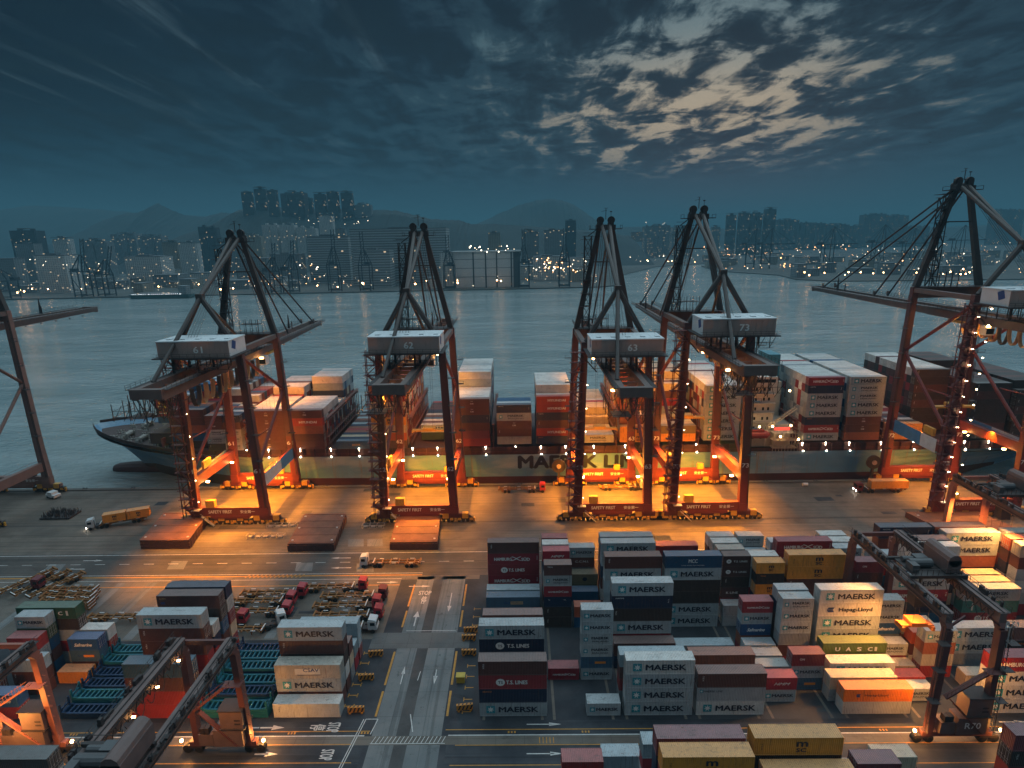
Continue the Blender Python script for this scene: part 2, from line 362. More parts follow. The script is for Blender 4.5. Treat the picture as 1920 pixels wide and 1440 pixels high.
# decals: (kind, text, centre along length 0-1, centre height 0-1, width in m on 40 ft, height in m, material)
def _mk(bold=.02): return [('star', '', .165, .5, 1.55, 0, None), ('t', 'MAERSK', .58, .5, 7.1, 1.12, BKL, .065)]
LOOK = {
 'mk': ('grey star-logo', (.37, .42, .445), _mk(), [('star', '', .16, .5, .95, 0, None), ('t', 'MAERSK', .60, .52, 3.9, .62, BKL, .06)]),
 'wk': ('white star-logo', (.60, .60, .58), _mk(), [('star', '', .16, .5, .95, 0, None), ('t', 'MAERSK', .60, .52, 3.9, .62, BKL, .06)]),
 'ms': ('grey two-line star-logo', (.39, .42, .43), [('star', '', .12, .5, 1.2, 0, None), ('t', 'MAERSK', .55, .63, 5.6, .74, BKL, .06), ('t', 'SEALAND', .55, .30, 5.6, .42, BKL, .01)],
        [('star', '', .14, .5, .8, 0, None), ('t', 'MAERSK', .60, .62, 3.3, .52, BKL, .06), ('t', 'SEALAND', .60, .34, 3.2, .32, BKL, .01)]),
 'ml': ('grey small-lettered', (.36, .38, .40), [('star', '', .06, .74, .6, 0, None), ('t', 'MAERSK LINE', .23, .74, 3.4, .4, BKL, .01)], [('t', 'MAERSK LINE', .3, .7, 2.6, .3, BKL, .01)]),
 'bn': ('dark brown', (.105, .038, .032), [('v', 'TEX', .075, .66, .28, 1.1, WH)], [('v', 'TEX', .10, .66, .22, .9, WH)]),
 'b6': ('brown small-marked', (.12, .05, .045), [], [('t', 'TEX', .22, .8, 1.2, .25, WH, .01)]),
 'bp': ('faded brown', (.17, .075, .065), [], []),
 'bo': ('rusty orange-brown', (.27, .085, .045), [], []),
 'bk': ('near-black', (.028, .022, .022), [('t', 'TEX', .15, .75, 1.2, .3, ORL, .01)], [('t', 'TEX', .25, .78, 1.2, .22, ORL, .01)]),
 'dk': ('very dark brown', (.045, .03, .026), [('v', 'TEX', .075, .66, .25, 1., WH)], [('v', 'TEX', .14, .66, .2, .9, WH)]),
 'cai': ('brown white-block', (.11, .042, .036), [('t', 'CAI', .5, .42, 1.1, .5, WH, .04), ('t', 'TEX', .5, .72, .9, .25, WH, .01)], [('t', 'CAI', .5, .5, .9, .45, WH, .04)]),
 'ts': ('red round-logo', (.26, .028, .035), [('d', '', .32, .5, .75, 0, WH), ('t', 'TS', .32, .5, .85, .55, BKL, .03), ('t', 'T.S. LINES', .56, .5, 3.8, .78, WH, .06)],
        [('d', '', .2, .5, .5, 0, WH), ('t', 'T.S. LINES', .6, .5, 2.7, .4, WH, .02)]),
 'tn': ('navy round-logo', (.012, .022, .058), [('d', '', .32, .5, .75, 0, WH), ('t', 'TS', .32, .5, .85, .55, BKL, .03), ('t', 'T.S. LINES', .60, .5, 4.1, .78, WH, .06)], []),
 'tk': ('dark brown round-logo', (.075, .034, .03), [], [('d', '', .2, .5, .5, 0, WH), ('t', 'TS', .2, .5, .5, .34, BKL, .03), ('t', 'T.S. LINES', .62, .5, 3.0, .42, WH, .02)]),
 'hs': ('red crossed-swoosh', (.28, .022, .035), [('t', 'HAMBURG', .30, .5, 4.2, .8, WH, .05), ('sw', '', .56, .54, 2.2, 1.0, None), ('t', 'S\u00dcD', .74, .5, 2.0, .95, WH, .05), ('v', 'HS', .965, .6, .25, 1., WH)],
        [('t', 'HAMBURG', .36, .46, 2.5, .36, WH, .05), ('sw', '', .62, .48, 1.0, .5, None), ('t', 'S\u00dcD', .80, .46, 1., .42, WH, .05)]),
 'hm': ('red slanted-lettered', (.33, .02, .04), [('s', 'HMM', .5, .5, 4.2, .85, WH, .07)], [('s', 'HMM', .55, .5, 3.0, .55, WH, .04)]),
 'hy': ('bright red plain-lettered', (.36, .045, .03), [('t', 'HYUNDAI', .58, .5, 6.2, .82, WH, .07)], []),
 'nv': ('plain navy', (.010, .022, .060), [('t', 'MARITIME', .13, .82, 1.7, .26, WH, .01), ('v', 'TN', .93, .6, .22, .9, WH)], [('t', 'TN', .18, .7, .4, .25, WH, .01), ('t', 'TEX', .75, .7, .6, .2, WH, .01)]),
 'no': ('navy orange-marked', (.010, .020, .055), [('t', 'SEACO', .12, .82, 1.6, .26, ORL, .01)], [('t', 'SEACO', .2, .8, 1.2, .2, ORL, .01)]),
 'bl': ('plain blue', (.015, .085, .19), [('t', 'TEX', .12, .75, 1.6, .26, WH, .01)], []),
 'bt': ('blue-topped', (.02, .075, .13), [], []),
 'po': ('blue two-tone lettered', (.05, .115, .19), [('t', 'P&O', .39, .5, 1.2, .55, BLL, .02), ('r', '', .57, .5, 2.8, .75, GOLD), ('t', 'Nedlloyd', .57, .5, 2.4, .45, BLL, .01)],
        [('t', 'P&O', .32, .5, .8, .4, BLL, .02), ('r', '', .62, .5, 2.1, .5, ORL)]),
 'sf': ('blue script-lettered', (.015, .07, .20), [('s', 'Safmarine', .5, .5, 4.6, .95, WH, .05)], [('s', 'Safmarine', .5, .5, 3.6, .7, WH, .05)]),
 'mc': ('deep blue block-lettered', (.012, .06, .13), [('t', 'MCC', .49, .58, 1.9, .85, WH, .03), ('t', 'YOUR INTRA ASIA PARTNER', .49, .22, 5., .22, WH, .0)], []),
 'my': ('yellow', (.68, .275, .035), [('t', 'm', .54, .64, 1.5, .75, BKL, .09), ('t', 'SC', .535, .30, 1.35, .6, BKL, .08), ('v', 'TEX', .09, .5, .2, 1.2, DKG)],
        [('t', 'm', .52, .64, 1.0, .55, BKL, .09), ('t', 'SC', .515, .34, .9, .45, BKL, .08)]),
 'yl': ('plain yellow', (.66, .29, .05), [], []),
 'ua': ('olive green wide-lettered', (.10, .155, .028), [('t', 'U', .23, .5, .85, .80, WH, .07), ('t', 'A', .40, .5, .9, .80, WH, .07), ('t', 'S', .57, .5, .85, .80, WH, .07), ('t', 'C', .74, .5, .85, .80, WH, .07), ('r', '', .83, .5, .45, .9, PANW)], []),
 'ud': ('dark green wide-lettered', (.022, .085, .045), [('t', 'U', .23, .5, .85, .80, WH, .07), ('t', 'A', .40, .5, .9, .80, WH, .07), ('t', 'S', .57, .5, .85, .80, WH, .07), ('t', 'C', .74, .5, .85, .80, WH, .07), ('r', '', .85, .5, .45, 1.1, PANW)], [('t', 'UASC', .5, .5, 3., .5, WH, .02), ('r', '', .86, .5, .3, .9, PANW)]),
 'ha': ('white slanted-mark', (.62, .60, .57), [('sh', '', .20, .5, 1.7, 1.1, BLL), ('t', 'Hapag-Lloyd', .59, .47, 6.4, 1.05, BKL, .05)], []),
 'ho': ('bright orange', (.72, .17, .015), [('sh', '', .21, .5, .9, .65, BLL), ('t', 'Hapag-Lloyd', .47, .5, 4.2, .6, BKL, .01)], []),
 'cs': ('cream panel-lettered', (.50, .46, .39), [('r', '', .50, .5, 4.7, 1.35, PANW), ('t', 'CSAV', .555, .62, 2.9, .72, BLL, .03), ('r', '', .51, .27, 4.4, .14, BLL)], []),
 'cc': ('brown spaced-lettered', (.14, .045, .035), [], [('t', 'C.C.N.I.', .5, .6, 3.2, .5, WH, .02)]),
 'kl': ('dark brown K-lettered', (.075, .034, .03), [], [('t', 'K LINE', .4, .5, 2.6, .5, WH, .02)]),
 'on': ('dark red short-lettered', (.17, .018, .03), [], [('t', 'ON', .3, .58, .9, .42, WH, .04)]),
 'rd': ('plain red', (.30, .03, .03), [], []), 'rr': ('scarlet-roofed', (.62, .05, .025), [], []),
 'ro': ('orange-red', (.50, .09, .03), [], []), 'mr': ('maroon', (.19, .045, .055), [], []),
 'wh': ('plain white', (.58, .58, .56), [], []), 'ww': ('scuffed white', (.52, .54, .53), [('v', 'TEX', .09, .6, .22, 1.2, BKL)], []),
 'gy': ('plain grey', (.25, .27, .29), [], []), 'lg': ('pale grey', (.40, .43, .46), [('t', 'MAERSK', .5, .85, 2., .2, BKL, .0)], []),
 'gb': ('weathered beige-grey', (.38, .35, .31), [], []), 'lb': ('pale blue-grey', (.33, .42, .47), [], []),
 'be': ('sandy beige', (.52, .42, .30), [], []), 'ol': ('olive brown', (.17, .14, .075), [], [('d', '', .5, .5, .5, 0, BKL)]),
 'or': ('rust-orange', (.45, .09, .03), [], []), 'gn': ('dull green', (.06, .10, .05), [], []),
 'te': ('teal green', (.045, .20, .18), [('r', '', .18, .5, .35, 1.8, PANW)], []), 'ow': ('orange-sided', (.60, .22, .04), [], []),
 'dg': ('dark grey-roofed', (.07, .075, .08), [], []), 'bm': ('brown blue-marked', (.085, .032, .03), [('sh', '', .10, .45, 1.2, .5, BLL), ('t', 'GLOBAL', .10, .80, 1.4, .3, GOLD, .02)], []),
 'gr': ('light grey stained', (.45, .44, .42), [], []),
 'pk': ('pinkish white', (.58, .50, .47), [], []),
}
NCONT = [0]
USED = {}
def container(x, y, z, L, H, look, where, grp, rev=False):
    desc, colr, d40, d20 = LOOK[look]
    f = 1+random.uniform(-.10, .10); colr = tuple(max(0, c*f) for c in colr)
    o = link('shipping_container', body_mesh(L, H), None, (x, y, z), color=colr)
    size = 'long' if L > 7 else 'short'
    lab = f'{desc} container, {where}'
    tag(o, lab, 'container', grp)
    if x+L/2 < 0: link('door', door_mesh(H), o, (L, WD, 0), (0, 0, math.pi), color=colr) if random.random() < .6 else None
    elif random.random() < .6: link('door', door_mesh(H), o, (0, 0, 0), color=colr)
    yy = -.015
    for dcl in (d40 if L > 7 else d20):
        k, tx, fx, fz, w, h, mm = dcl[:7]; bold = dcl[7] if len(dcl) > 7 else 0.
        loc = (fx*L, yy, fz*H)
        if k == 'star': link('star_logo', star_mesh(w), o, loc)
        elif k == 't': link('lettering', text_mesh(tx, w, h, mm, bold), o, (loc[0], yy-.006, loc[2]))
        elif k == 's': link('lettering', text_mesh(tx, w, h, mm, bold, .45), o, (loc[0], yy-.006, loc[2]))
        elif k == 'v': link('lettering', text_mesh(tx, h, w, mm, bold), o, loc, (0, math.pi/2, 0))
        elif k == 'sw': link('swoosh_logo', swoosh_mesh(w, h), o, (loc[0], yy-.01, loc[2]))
        elif k == 'd': link('round_logo', disc_mesh(w, mm), o, loc)
        elif k == 'r': link('painted_panel', rect_mesh(w, h, mm), o, loc)
        elif k == 'sh': link('slanted_logo', shard_mesh(w, h, mm), o, loc)
    NCONT[0] += 1
    return o
# boxes behind and beneath the ones that show: one mass
MASS = MB(); MASSC = []
def mass_box(x, y, z, L, H, colr):
    n0 = len(MASS.f); MASS.box(x+.05, y+.04, z+.03, x+L-.05, y+WD-.04, z+H-.03); MASSC.extend([colr]*(len(MASS.f)-n0))
PAL = ['mk', 'bn', 'mk', 'rd', 'bn', 'nv', 'cai', 'gy', 'hs', 'wh', 'bo', 'bl', 'dk', 'be']
def rcol(pal=None):
    c = LOOK[random.choice(pal or PAL)][1]; f = random.uniform(.8, 1.15); return tuple(q*f for q in c)
ROWY = {'n1': 89.9, 'n2': 92.9, 'n3': 95.9, 'n4': 98.9, 'n5': 101.9, 'n6': 104.9, 'f1': 114.9, 'f2': 117.8, 'f3': 120.7, 'f4': 123.7, 'f5': 126.7, 'f6': 129.6,
        'g1': 64.3, 'g2': 67.3, 'g3': 70.3, 'g4': 73.3, 'g5': 76.2}
BLK = {'n': 'near block', 'f': 'quayside block', 'g': 'foreground block'}
YARD = '''
n1 -8.1 40H 4 bn ts no mk
n3 -8.3 40H 5 mk tn
n6 -8.2 40S 4 bp
f5 -8.2 40H 5 bn hs ts hs
f3 -8.3 40H 2 lb
f2 -8.3 40H 2 po
f5 4.7 20S 6 rd
f4 4.7 20S 6 wh
f3 4.7 20S 6 hm
f1 4.7 20S 6 b6 ms hs nv dk dk
n4 4.8 20S 1 hs
f5 11.2 20S 5 mk cc
f4 11.6 20S 3 ol ol
f3 11.4 20S 2 bl mk
f1 11.4 20S 2 or bl
n4 11.2 20S 6 mk mk ms ms po mk
n1 11.4 20S 1 mk
f4 18.0 40H 6 gy
f3 17.9 40H 6 mk
f1 17.9 40H 6 bn mk lb lb
n6 17.9 40H 6 mk nv dk mk
n5 18.1 40H 2 bn
n1 18.2 40H 4 wk mk mk mk
n2 17.6 40S 4 lb
f6 30.4 40H 4 rd
f1 30.9 40H 6 mc mk dk dk mk mk
n6 31.0 40H 1 lb
n3 31.4 40S 3 bo
n1 31.1 40H 3 bn ml wk
f5 43.9 20S 6 pk
f4 44.0 20S 6 wh
f3 44.2 20S 6 gb
f2 44.5 20S 6 tk tk dk kl
f1 44.2 20S 2 lg
n6 44.2 20S 5 hs mk sf
n5 44.1 20S 2 lg
n4 44.1 20S 2 lg
n3 44.1 20S 2 gr
n2 44.3 20S 2 hm mk
f5 50.8 20S 6 ms
f4 50.8 20S 5 lb
f2 50.5 20S 6 wh
f1 50.7 20S 6 my bk my
n6 50.9 20S 6 lg
n5 50.6 20S 6 ms mk mk gy
n3 50.6 20S 3 on mk po
f4 57.2 20S 6 lg
f4 63.6 20S 6 wh
f3 57.4 40H 6 hs hs
f1 57.4 40H 6 my my bn
n5 57.7 40H 6 wk ha mk mk
n4 57.8 40S 3 ua
n3 57.8 40H 2 wk
n2 56.4 40S 2 be
n1 57.4 40S 2 ho gr
f5 70.1 20S 6 wh
f4 70.3 20S 6 wh
f3 70.3 20S 6 mk gy po gy
f2 76.7 20S 6 lg
f1 72.0 20S 6 on bn
n6 70.3 20S 5 mk mk sf
n5 70.2 20S 2 ms
n4 70.1 20S 1 be
n3 70.0 20S 1 rr
n2 69.6 20S 1 ms
n6 76.8 20S 3 be
n5 76.8 20S 3 ro
n4 77.0 20S 4 mk bo gb rd
f5 83.7 40H 6 nv
f3 83.6 40H 6 bp
f2 83.8 40H 6 wh
f1 80.5 40H 4 mk hs nv bl
n5 83.5 40H 3 mk mk gy
n3 83.6 40H 1 be
n1 82.6 40H 4 hs wk wk wk
f5 96.4 40H 6 bn
f4 97.1 40H 6 mk mk bo
f3 96.3 40H 3 be
f2 96.3 40H 3 be
f1 96.3 40H 3 ms te ts
n5 96.6 40H 3 bp bk
f4 110.6 40H 6 wh
f3 109.2 40H 6 ro
f2 109.2 40H 6 be
n1 -45.8 40H 1 ww
n2 -46.1 40H 3 cs mk
n3 -46.1 40H 5 mk bn
n4 -46.1 40H 3 bn
n5 -46.1 40H 2 lb
n6 -46.1 40H 3 lb lb rd
n1 -72.0 40H 4 bt bn rd rd
n3 -72.2 40H 6 mk bn bn
n4 -66.0 20S 5 wh
n5 -72.0 40H 6 bm dk bl
n6 -72.0 40H 6 nv wh rd
n5 -91.6 20S 3 sf po
n6 -91.6 20S 3 wh rd
n4 -92.4 20S 1 ow
n5 -101.2 20S 5 mk gn
n6 -103.4 40S 5 ud dk
n4 -100.8 20S 4 rd gy
n3 -98.4 20S 3 lb bn
n1 -98.6 20S 2 sf rd
n2 -105.0 20S 3 bl bn
g1 18.3 40H 6 my
g2 18.2 40H 6 mr
g2 31.6 40H 6 my dk
g1 32.2 40H 5 yl
g3 5.4 20S 4 rd
g5 12.2 20S 2 lb
g4 17.8 20S 4 lb
g2 46.2 20S 5 mr
g4 53.0 20S 3 be
g4 45.2 20S 2 gr
g4 73.0 40H 4 mr dk
g2 -79.5 40H 5 dg lb
'''
ORD = ['', 'first', 'second', 'third', 'fourth', 'fifth', 'sixth', 'seventh', 'eighth', 'ninth', 'tenth']
def bay_name(x, L):
    for lo, hi, s in ((-110, -95, 'fifth bay left'), (-95, -86, 'fourth bay left'), (-86, -60, 'third bay left'), (-60, -53, 'second bay left'), (-53, -30, 'first bay left'),
                      (-12, 0, 'first bay right'), (0, 10, 'second bay right'), (10, 16, 'third bay right'), (16, 25, 'fourth bay right'), (25, 40, 'fifth bay right'),
                      (40, 48, 'sixth bay right'), (48, 55.5, 'seventh bay right'), (55.5, 62, 'eighth bay right'), (62, 66, 'ninth bay right'), (66, 75, 'tenth bay right'), (75, 79, 'eleventh bay right'),
                      (79, 90, 'twelfth bay right'), (90, 104, 'thirteenth bay right'), (104, 120, 'fourteenth bay right')):
        if lo <= x < hi: return s
    return 'bay %d' % x
for ln in YARD.strip().splitlines():
    q = ln.split(); row, x, size, n, looks = q[0], float(q[1]), q[2], int(q[3]), q[4:]
    L = 12.192 if size[:2] == '40' else 6.058; H = HC if size[2] == 'H' else ST; y = ROWY[row]
    for k in range(n):
        tier = n-1-k; z = tier*(H+.006)+.03
        if k < len(looks):
            container(x, y, z, L, H, looks[k], f'tier {tier+1}, {BLK[row[0]]} row {row[1]}, {bay_name(x, L)} of lane',
                      f'stacked containers in the {BLK[row[0]]}')
        else: mass_box(x, y, z, L, H, rcol())

# ------------------------------------------------------------------ flat racks (blue steel frames) stacked between the bays
FR = {}
def rack(x, y, z, colr, posts, where):
    k = posts
    if k not in FR:
        b = MB(); L = 12.19
        for yy in (0, WD-.35): b.box(0, yy, 0, L, yy+.35, .55)
        for j in range(13): b.box(.3+j*.93, .35, .05, .3+j*.93+.28, WD-.35, .5)
        for xx in (0, L-.5): b.box(xx, .35, .0, xx+.5, WD-.35, .6)
        f = b.mesh('rack_base', [MAT['rackpaint']])
        c = MB()
        for yy in (0, WD-.3): c.bar((.15, yy+.15, .55), (.15, yy+.15, 2.3), .28, .3); c.bar((.3, yy+.15, .6), (1.1, yy+.15, .6), .2)
        c.box(0, .3, 1.0, .25, WD-.3, 1.25); c.bar((.15, .3, .6), (.15, WD-.3, 2.0), .12)
        FR[k] = (f, c.mesh('rack_end_post', [MAT['rackpaint']]))
    f, c = FR[k]
    o = link('flat_rack', f, None, (x, y, z), color=colr)
    tag(o, f'{"teal" if colr[1] > .08 else "dark blue"} flat rack, {where}', 'flat rack', 'flat racks stacked in the yard')
    if posts:
        link('end_post', c, o, color=colr); link('end_post', c, o, (12.19, WD, 0), (0, 0, math.pi), color=colr)
mat('rackpaint', (1, 1, 1), .55, var=.3, vs=1.2, objcol=True, stain=.35)
TL, DB = (.006, .115, .165), (.004, .028, .085)
for x, bay, cols in ((-59.1, 'second bay left', 'TTDTTT'), (-85.3, 'fourth bay left', 'DTDDDD')):
    for r in range(6):
        n = (3, 4, 4, 5, 5, 4)[r] if x > -70 else (2, 3, 3, 3, 4, 4)[r]
        for k in range(n):
            c = TL if (cols[r] == 'T') == (k % 4 != 3) else DB
            rack(x, 89.9+r*3.0, .03+k*.62, c, k == n-1, f'layer {k+1}, near block row {r+1}, {bay} of lane')

# ------------------------------------------------------------------ container ship
YC, HB = 219.6, 21.6
def ship():
    root = empty('container_ship', (0, YC, -3))
    tag(root, 'very long light blue container ship moored along the quay', 'ship')
    blue = mat('hull_blue', (.12, .27, .41), .45, var=.22, vs=.09, stain=.0, rust=.0)
    # streaks of rust and dirt running down the plates
    t = NT(blue.node_tree); b = t.N['Principled BSDF']; old = b.inputs['Base Color'].links[0].from_socket
    tc = t.n('ShaderNodeTexCoord').outputs['Object']
    s = t.noise(t.mapping(tc, (.55, .1, .03)), 1.0, 8, .75); pat = t.noise(t.mapping(tc, (.03, .1, .12)), 1.0, 4, .6)
    c = t.mix(t.math('MULTIPLY', t.mr(pat, .45, .62), .6), old, (.32, .40, .47))
    c = t.mix(t.math('MULTIPLY', t.mr(s, .54, .66), .6), c, (.20, .13, .065)); t.put(b.inputs['Base Color'], c)
    red = mat('hull_red', (.060, .016, .015), .6, var=.3, vs=.2, stain=.5)
    deck = mat('deck_red', (.055, .028, .024), .7, var=.3, vs=.4)
    X = [-166, -164, -161, -157, -152, -147, -142, -136, -128, -119, -108, -95, -80, -55, -20, 20, 60, 100, 130, 150, 162, 175, 188, 200, 206]
    def zd(x): return 16.2-6.6*min(1, max(0, (x+166)/66)) if x < -100 else 9.6
    def bd(x): return 21.6*min(1, max(0.02, 1-((-112-x)/54)**2.0))**.62 if x < -112 else (21.6 if x < 170 else 21.6-(x-170)*.10)
    def bw(x): return 0 if x <= -147 else (21.6*(1-((-62-x)/85)**2.4) if x < -62 else (21.6 if x < 120 else 21.6*max(.15, 1-((x-120)/95)**1.6)))
    def z0(x):
        if x < -147: return -1+17*((-147-x)/19)**1.15
        if x > 148: return -3.8+9*((x-148)/58)**1.1
        return -3.8
    lv = [0, .22, .45, .7, 1]
    def sec(x, sg):
        zz, zt = z0(x), zd(x); out = []
        zs = sorted(set([zz]+([1.3] if zz < 1.2 else [])+[zz+(zt-zz)*k for k in (.35, .55, .75, .9, 1)]))
        while len(zs) < 7: zs.insert(1, (zs[0]+zs[1])/2)
        for z in zs:
            s_ = (z-zz)/(zt-zz); w0 = bw(x) if x > -147 else 0
            b_ = w0+(bd(x)-w0)*(s_**(1.7 if x > -147 else 1.0)); out.append((x, sg*b_, z+3))
        return out
    h = MB()
    for sg in (-1, 1):
        S = [sec(x, sg) for x in X]
        for a, b_ in zip(S, S[1:]):
            for j in range(6):
                q = [a[j], b_[j], b_[j+1], a[j+1]]
                if sg > 0: q = q[::-1]
                h.poly(q, 1 if (a[j+1][2]+b_[j+1][2])/2 < 4.6 else 0)
    a, c_ = sec(206, -1), sec(206, 1)
    for j in range(6): h.poly([a[j], c_[j], c_[j+1], a[j+1]], 0)
    h.build('hull', [blue, red], root)
    d = MB()
    for x0, x1 in zip(X, X[1:]):
        q0, q1 = (zd(v)+(1.9 if v > -115 else 1.2) for v in (x0, x1)); d.quad((x0, -bd(x0)+.3, q0), (x1, -bd(x1)+.3, q1), (x1, bd(x1)-.3, q1), (x0, bd(x0)-.3, q0))
    d.build('deck', deck, root)
    # forecastle bulwark, windlasses, rails
    f = MB(); FX = [x for x in X if x <= -119]
    for sg in (-1, 1):
        for x0, x1 in zip(FX, FX[1:]):
            f.bar((x0, sg*bd(x0), zd(x0)+3.3), (x1, sg*bd(x1), zd(x1)+3.3), .25, 1.3)
    f.build('bulwark', deck, root)
    gear = mat('deck_gear', (.30, .28, .25), .6, var=.3)
    for k, (x, y) in enumerate(((-150, -6), (-150, 6), (-143, -9), (-143, 9), (-138, 0), (-133, -8))):
        g = MB(); g.tube((0, -1.8, 1.2), (0, 1.8, 1.2), .9, 10); g.box(-1.2, -2.4, 0, 1.2, -1.9, 1.9); g.box(-1.2, 1.9, 0, 1.2, 2.4, 1.9); g.box(-.5, -3.4, .2, .6, -2.5, 1.4)
        g.build('mooring_winch', gear, root, (x, y, zd(x)+1.2))
    for k in range(34):
        g = MB(); r = random.uniform(.3, .6); g.tube((0, 0, 0), (0, 0, 1.1), r*.6, 8); g.tube((1, 0, 0), (1, 0, 1.1), r*.6, 8); g.box(-.5, -.4, 0, 1.5, .4, .2)
        x = random.uniform(-157, -131); g.build('bollard', gear, root, (x, random.uniform(-.8, .8)*bd(x), zd(x)+1.2))
    m = MB(); m.tube((0, 0, 0), (0, 0, 13), .35, 8); m.box(-1, -1.2, 9, 1, 1.2, 9.3); m.tube((0, 0, 0), (-6, 0, 1), .2, 6); m.build('foremast', gear, root, (-146, 0, 16))
    bw_ = MB(); bw_.box(-.3, -15, 0, .3, 15, 3.4)
    for k in range(-14, 16, 2): bw_.box(-1.2, k-.1, 0, -.3, k+.1, 3.0)
    bw_.build('breakwater', mat('breakwater_red', (.30, .07, .05), .6), root, (-131.5, 0, 14.6))
    # bulbous bow
    bl = MB(); n = 12; R = [(-163, .2), (-162, 1.6), (-160, 2.4), (-156, 2.9), (-150, 3.2), (-142, 3.4)]
    for (x0, r0), (x1, r1) in zip(R, R[1:]):
        for k in range(n):
            a0, a1 = 2*math.pi*k/n, 2*math.pi*(k+1)/n
            bl.quad((x0, r0*math.cos(a0), .6+r0*math.sin(a0)*.9), (x0, r0*math.cos(a1), .6+r0*math.sin(a1)*.9), (x1, r1*math.cos(a1), .6+r1*math.sin(a1)*.9), (x1, r1*math.cos(a0), .6+r1*math.sin(a0)*.9))
    bl.build('bulbous_bow', red, root)
    # coamings and hatch platform
    c = MB(); c.box(-121, -20.4, 11.6, 78, 20.4, 15.1); c.box(98, -20.4, 11.6, 200, 20.4, 15.3)
    c.box(-137, -13.5, 15.5, -121, 13.5, 19.5)
    for x in range(-118, 200, 4):
        if 78 < x < 98: continue
        c.box(x, -21.3, 12.5, x+.35, -20.4, 15.1)
    c.build('hatch_coaming', mat('coaming', (.075, .03, .026), .7, var=.3, vs=.5), root)
    rl = MB(); rl.bar((-118, -21.4, 13.7), (200, -21.4, 13.7), .06); rl.bar((-118, -21.4, 13.2), (200, -21.4, 13.2), .05)
    for x in range(-118, 201, 2): rl.bar((x, -21.4, 12.6), (x, -21.4, 13.7), .05)
    rl.build('deck_rail', mat('rail_red', (.22, .06, .045), .6), root)
    # name on the side
    lm = text_mesh('MAERSK LINE', 45.5, 4.6, BKL, .085)
    link('lettering', lm, root, (22.0, -21.72, 9.7))
    # lashing bridges
    lb = mat('lashing_steel', (.16, .06, .045), .6, var=.3)
    for x, hh in ((-97.6, 11), (-68.3, 12), (-38.9, 12), (-9.6, 9), (19.3, 12), (34.0, 13), (62.9, 11), (97.2, 9), (127.1, 9), (155.3, 10), (184.3, 10)):
        g = MB()
        for k in range(18):
            y = -20.9+k*2.46; g.bar((0, y, 0), (0, y, hh), .22)
            if k < 17:
                g.bar((0, y, 0), (0, y+2.46, 2.6), .1); g.bar((0, y+2.46, 2.6), (0, y, 5.2), .1)
        for z in (2.6, 5.2, hh-1.0, hh): g.box(-.55, -21.2, z-.08, .55, 21.2, z)
        for z in (3.6, 6.2, hh+1): g.bar((-.5, -21.2, z), (-.5, 21.2, z), .06); g.bar((.5, -21.2, z), (.5, 21.2, z), .06)
        g.build('lashing_bridge', lb, root, (x, 0, 14.8))
    # deck edge lamps, in pairs one above the other
    lw = emit('deck_lamp_white', (1., .80, .55), 32.)
    k = -98
    while k < 172:
        if not 77 < k < 90:
            g = MB(); g.ball((0, 0, 0), .22); g.box(-.05, -.05, -.9, .05, .05, -.3, 0); g.build('deck_lamp', lw, root, (k, -21.0, 15.3+random.uniform(-.1, .1)))
            if random.random() < .75: g = MB(); g.ball((0, 0, 0), .22); g.build('deck_lamp', lw, root, (k+.2, -21.75, 12.7))
        k += random.uniform(7.2, 11.5)
    # accommodation block
    wm = mat('superstructure_white', (.56, .52, .46), .5, var=.15, vs=.3, stain=.25); gl = mat('window_dark', (.015, .02, .025), .15, var=.0)
    a = MB(); a.box(80, -15, 12, 91, 15, 39); a.box(79, -20.5, 36.5, 89, 20.5, 39.4); a.box(81, -8, 39.4, 89, 8, 42.5); a.box(91.0, -17, 12, 97, 17, 21); a.box(91, -6, 21, 97, 6, 34)
    for z in (18, 21.5, 25, 28.5, 32): a.box(79.4, -16.5, z, 80, 16.5, z+.25); a.box(80, -16.2, z, 91, -15, z+.15)
    a.build('superstructure', wm, root)
    w = MB()
    for z in (15, 18.6, 22.2, 25.8, 29.4, 33):
        for x in (82.2, 84, 86.8, 88.6): w.box(x, -15.04, z, x+.7, -14.9, z+1.1)
    w.box(79.6, -20.54, 37.4, 88.4, -20.4, 38.6)
    for y in range(-20, 20, 2): w.box(78.9, y, 37.3, 79.05, y+1.6, 38.7)
    w.build('window', gl, root)
    fn = MB(); fn.box(92, -4.5, 34, 96.4, 4.5, 44); fn.build('funnel', mat('funnel_blue', (.06, .22, .28), .5), root)
    mm = MB(); mm.tube((85, 0, 42), (85, 0, 53), .35, 8); mm.box(83.5, -4, 47, 86.5, 4, 47.4); mm.box(84.8, -3, 50, 85.2, 3, 50.6); mm.build('radar_mast', wm, root)
    rs = MB(); rs.box(90.9, -17.06, 18.6, 96.6, -17.0, 20.0); rs.build('red_sign', emit('sign_red', (1., .10, .06), 1.1), root)
    lf = MB()
    lf.tube((0, 0, 0), (7.6, 0, 0), 1.35, 10, 0, 1.35); lf.tube((-1.3, 0, .15), (0, 0, 0), .5, 10, 0, 1.35); lf.tube((7.6, 0, 0), (8.8, 0, .1), 1.35, 10, 0, .5); lf.box(1, -.8, 1.1, 6.5, .8, 1.9)
    o = lf.build('lifeboat', mat('lifeboat_red', (.32, .045, .035), .5), root, (79.6, -19.6, 18.2))
    dv = MB()
    for x in (-.3, 8.): dv.bar((x, 1.4, -5), (x, 1.4, 3), .3); dv.bar((x, 1.4, 3), (x, -.6, 3.2), .3)
    dv.build('davit', wm, o)
    gw = MB()
    for z in (13.5, 16.3, 19.0):
        gw.bar((89.2, -21, z), (98, -21, z), .18); gw.bar((89.2, -18, z), (98, -18, z), .18); gw.box(89.2, -21, z-.1, 98, -18, z)
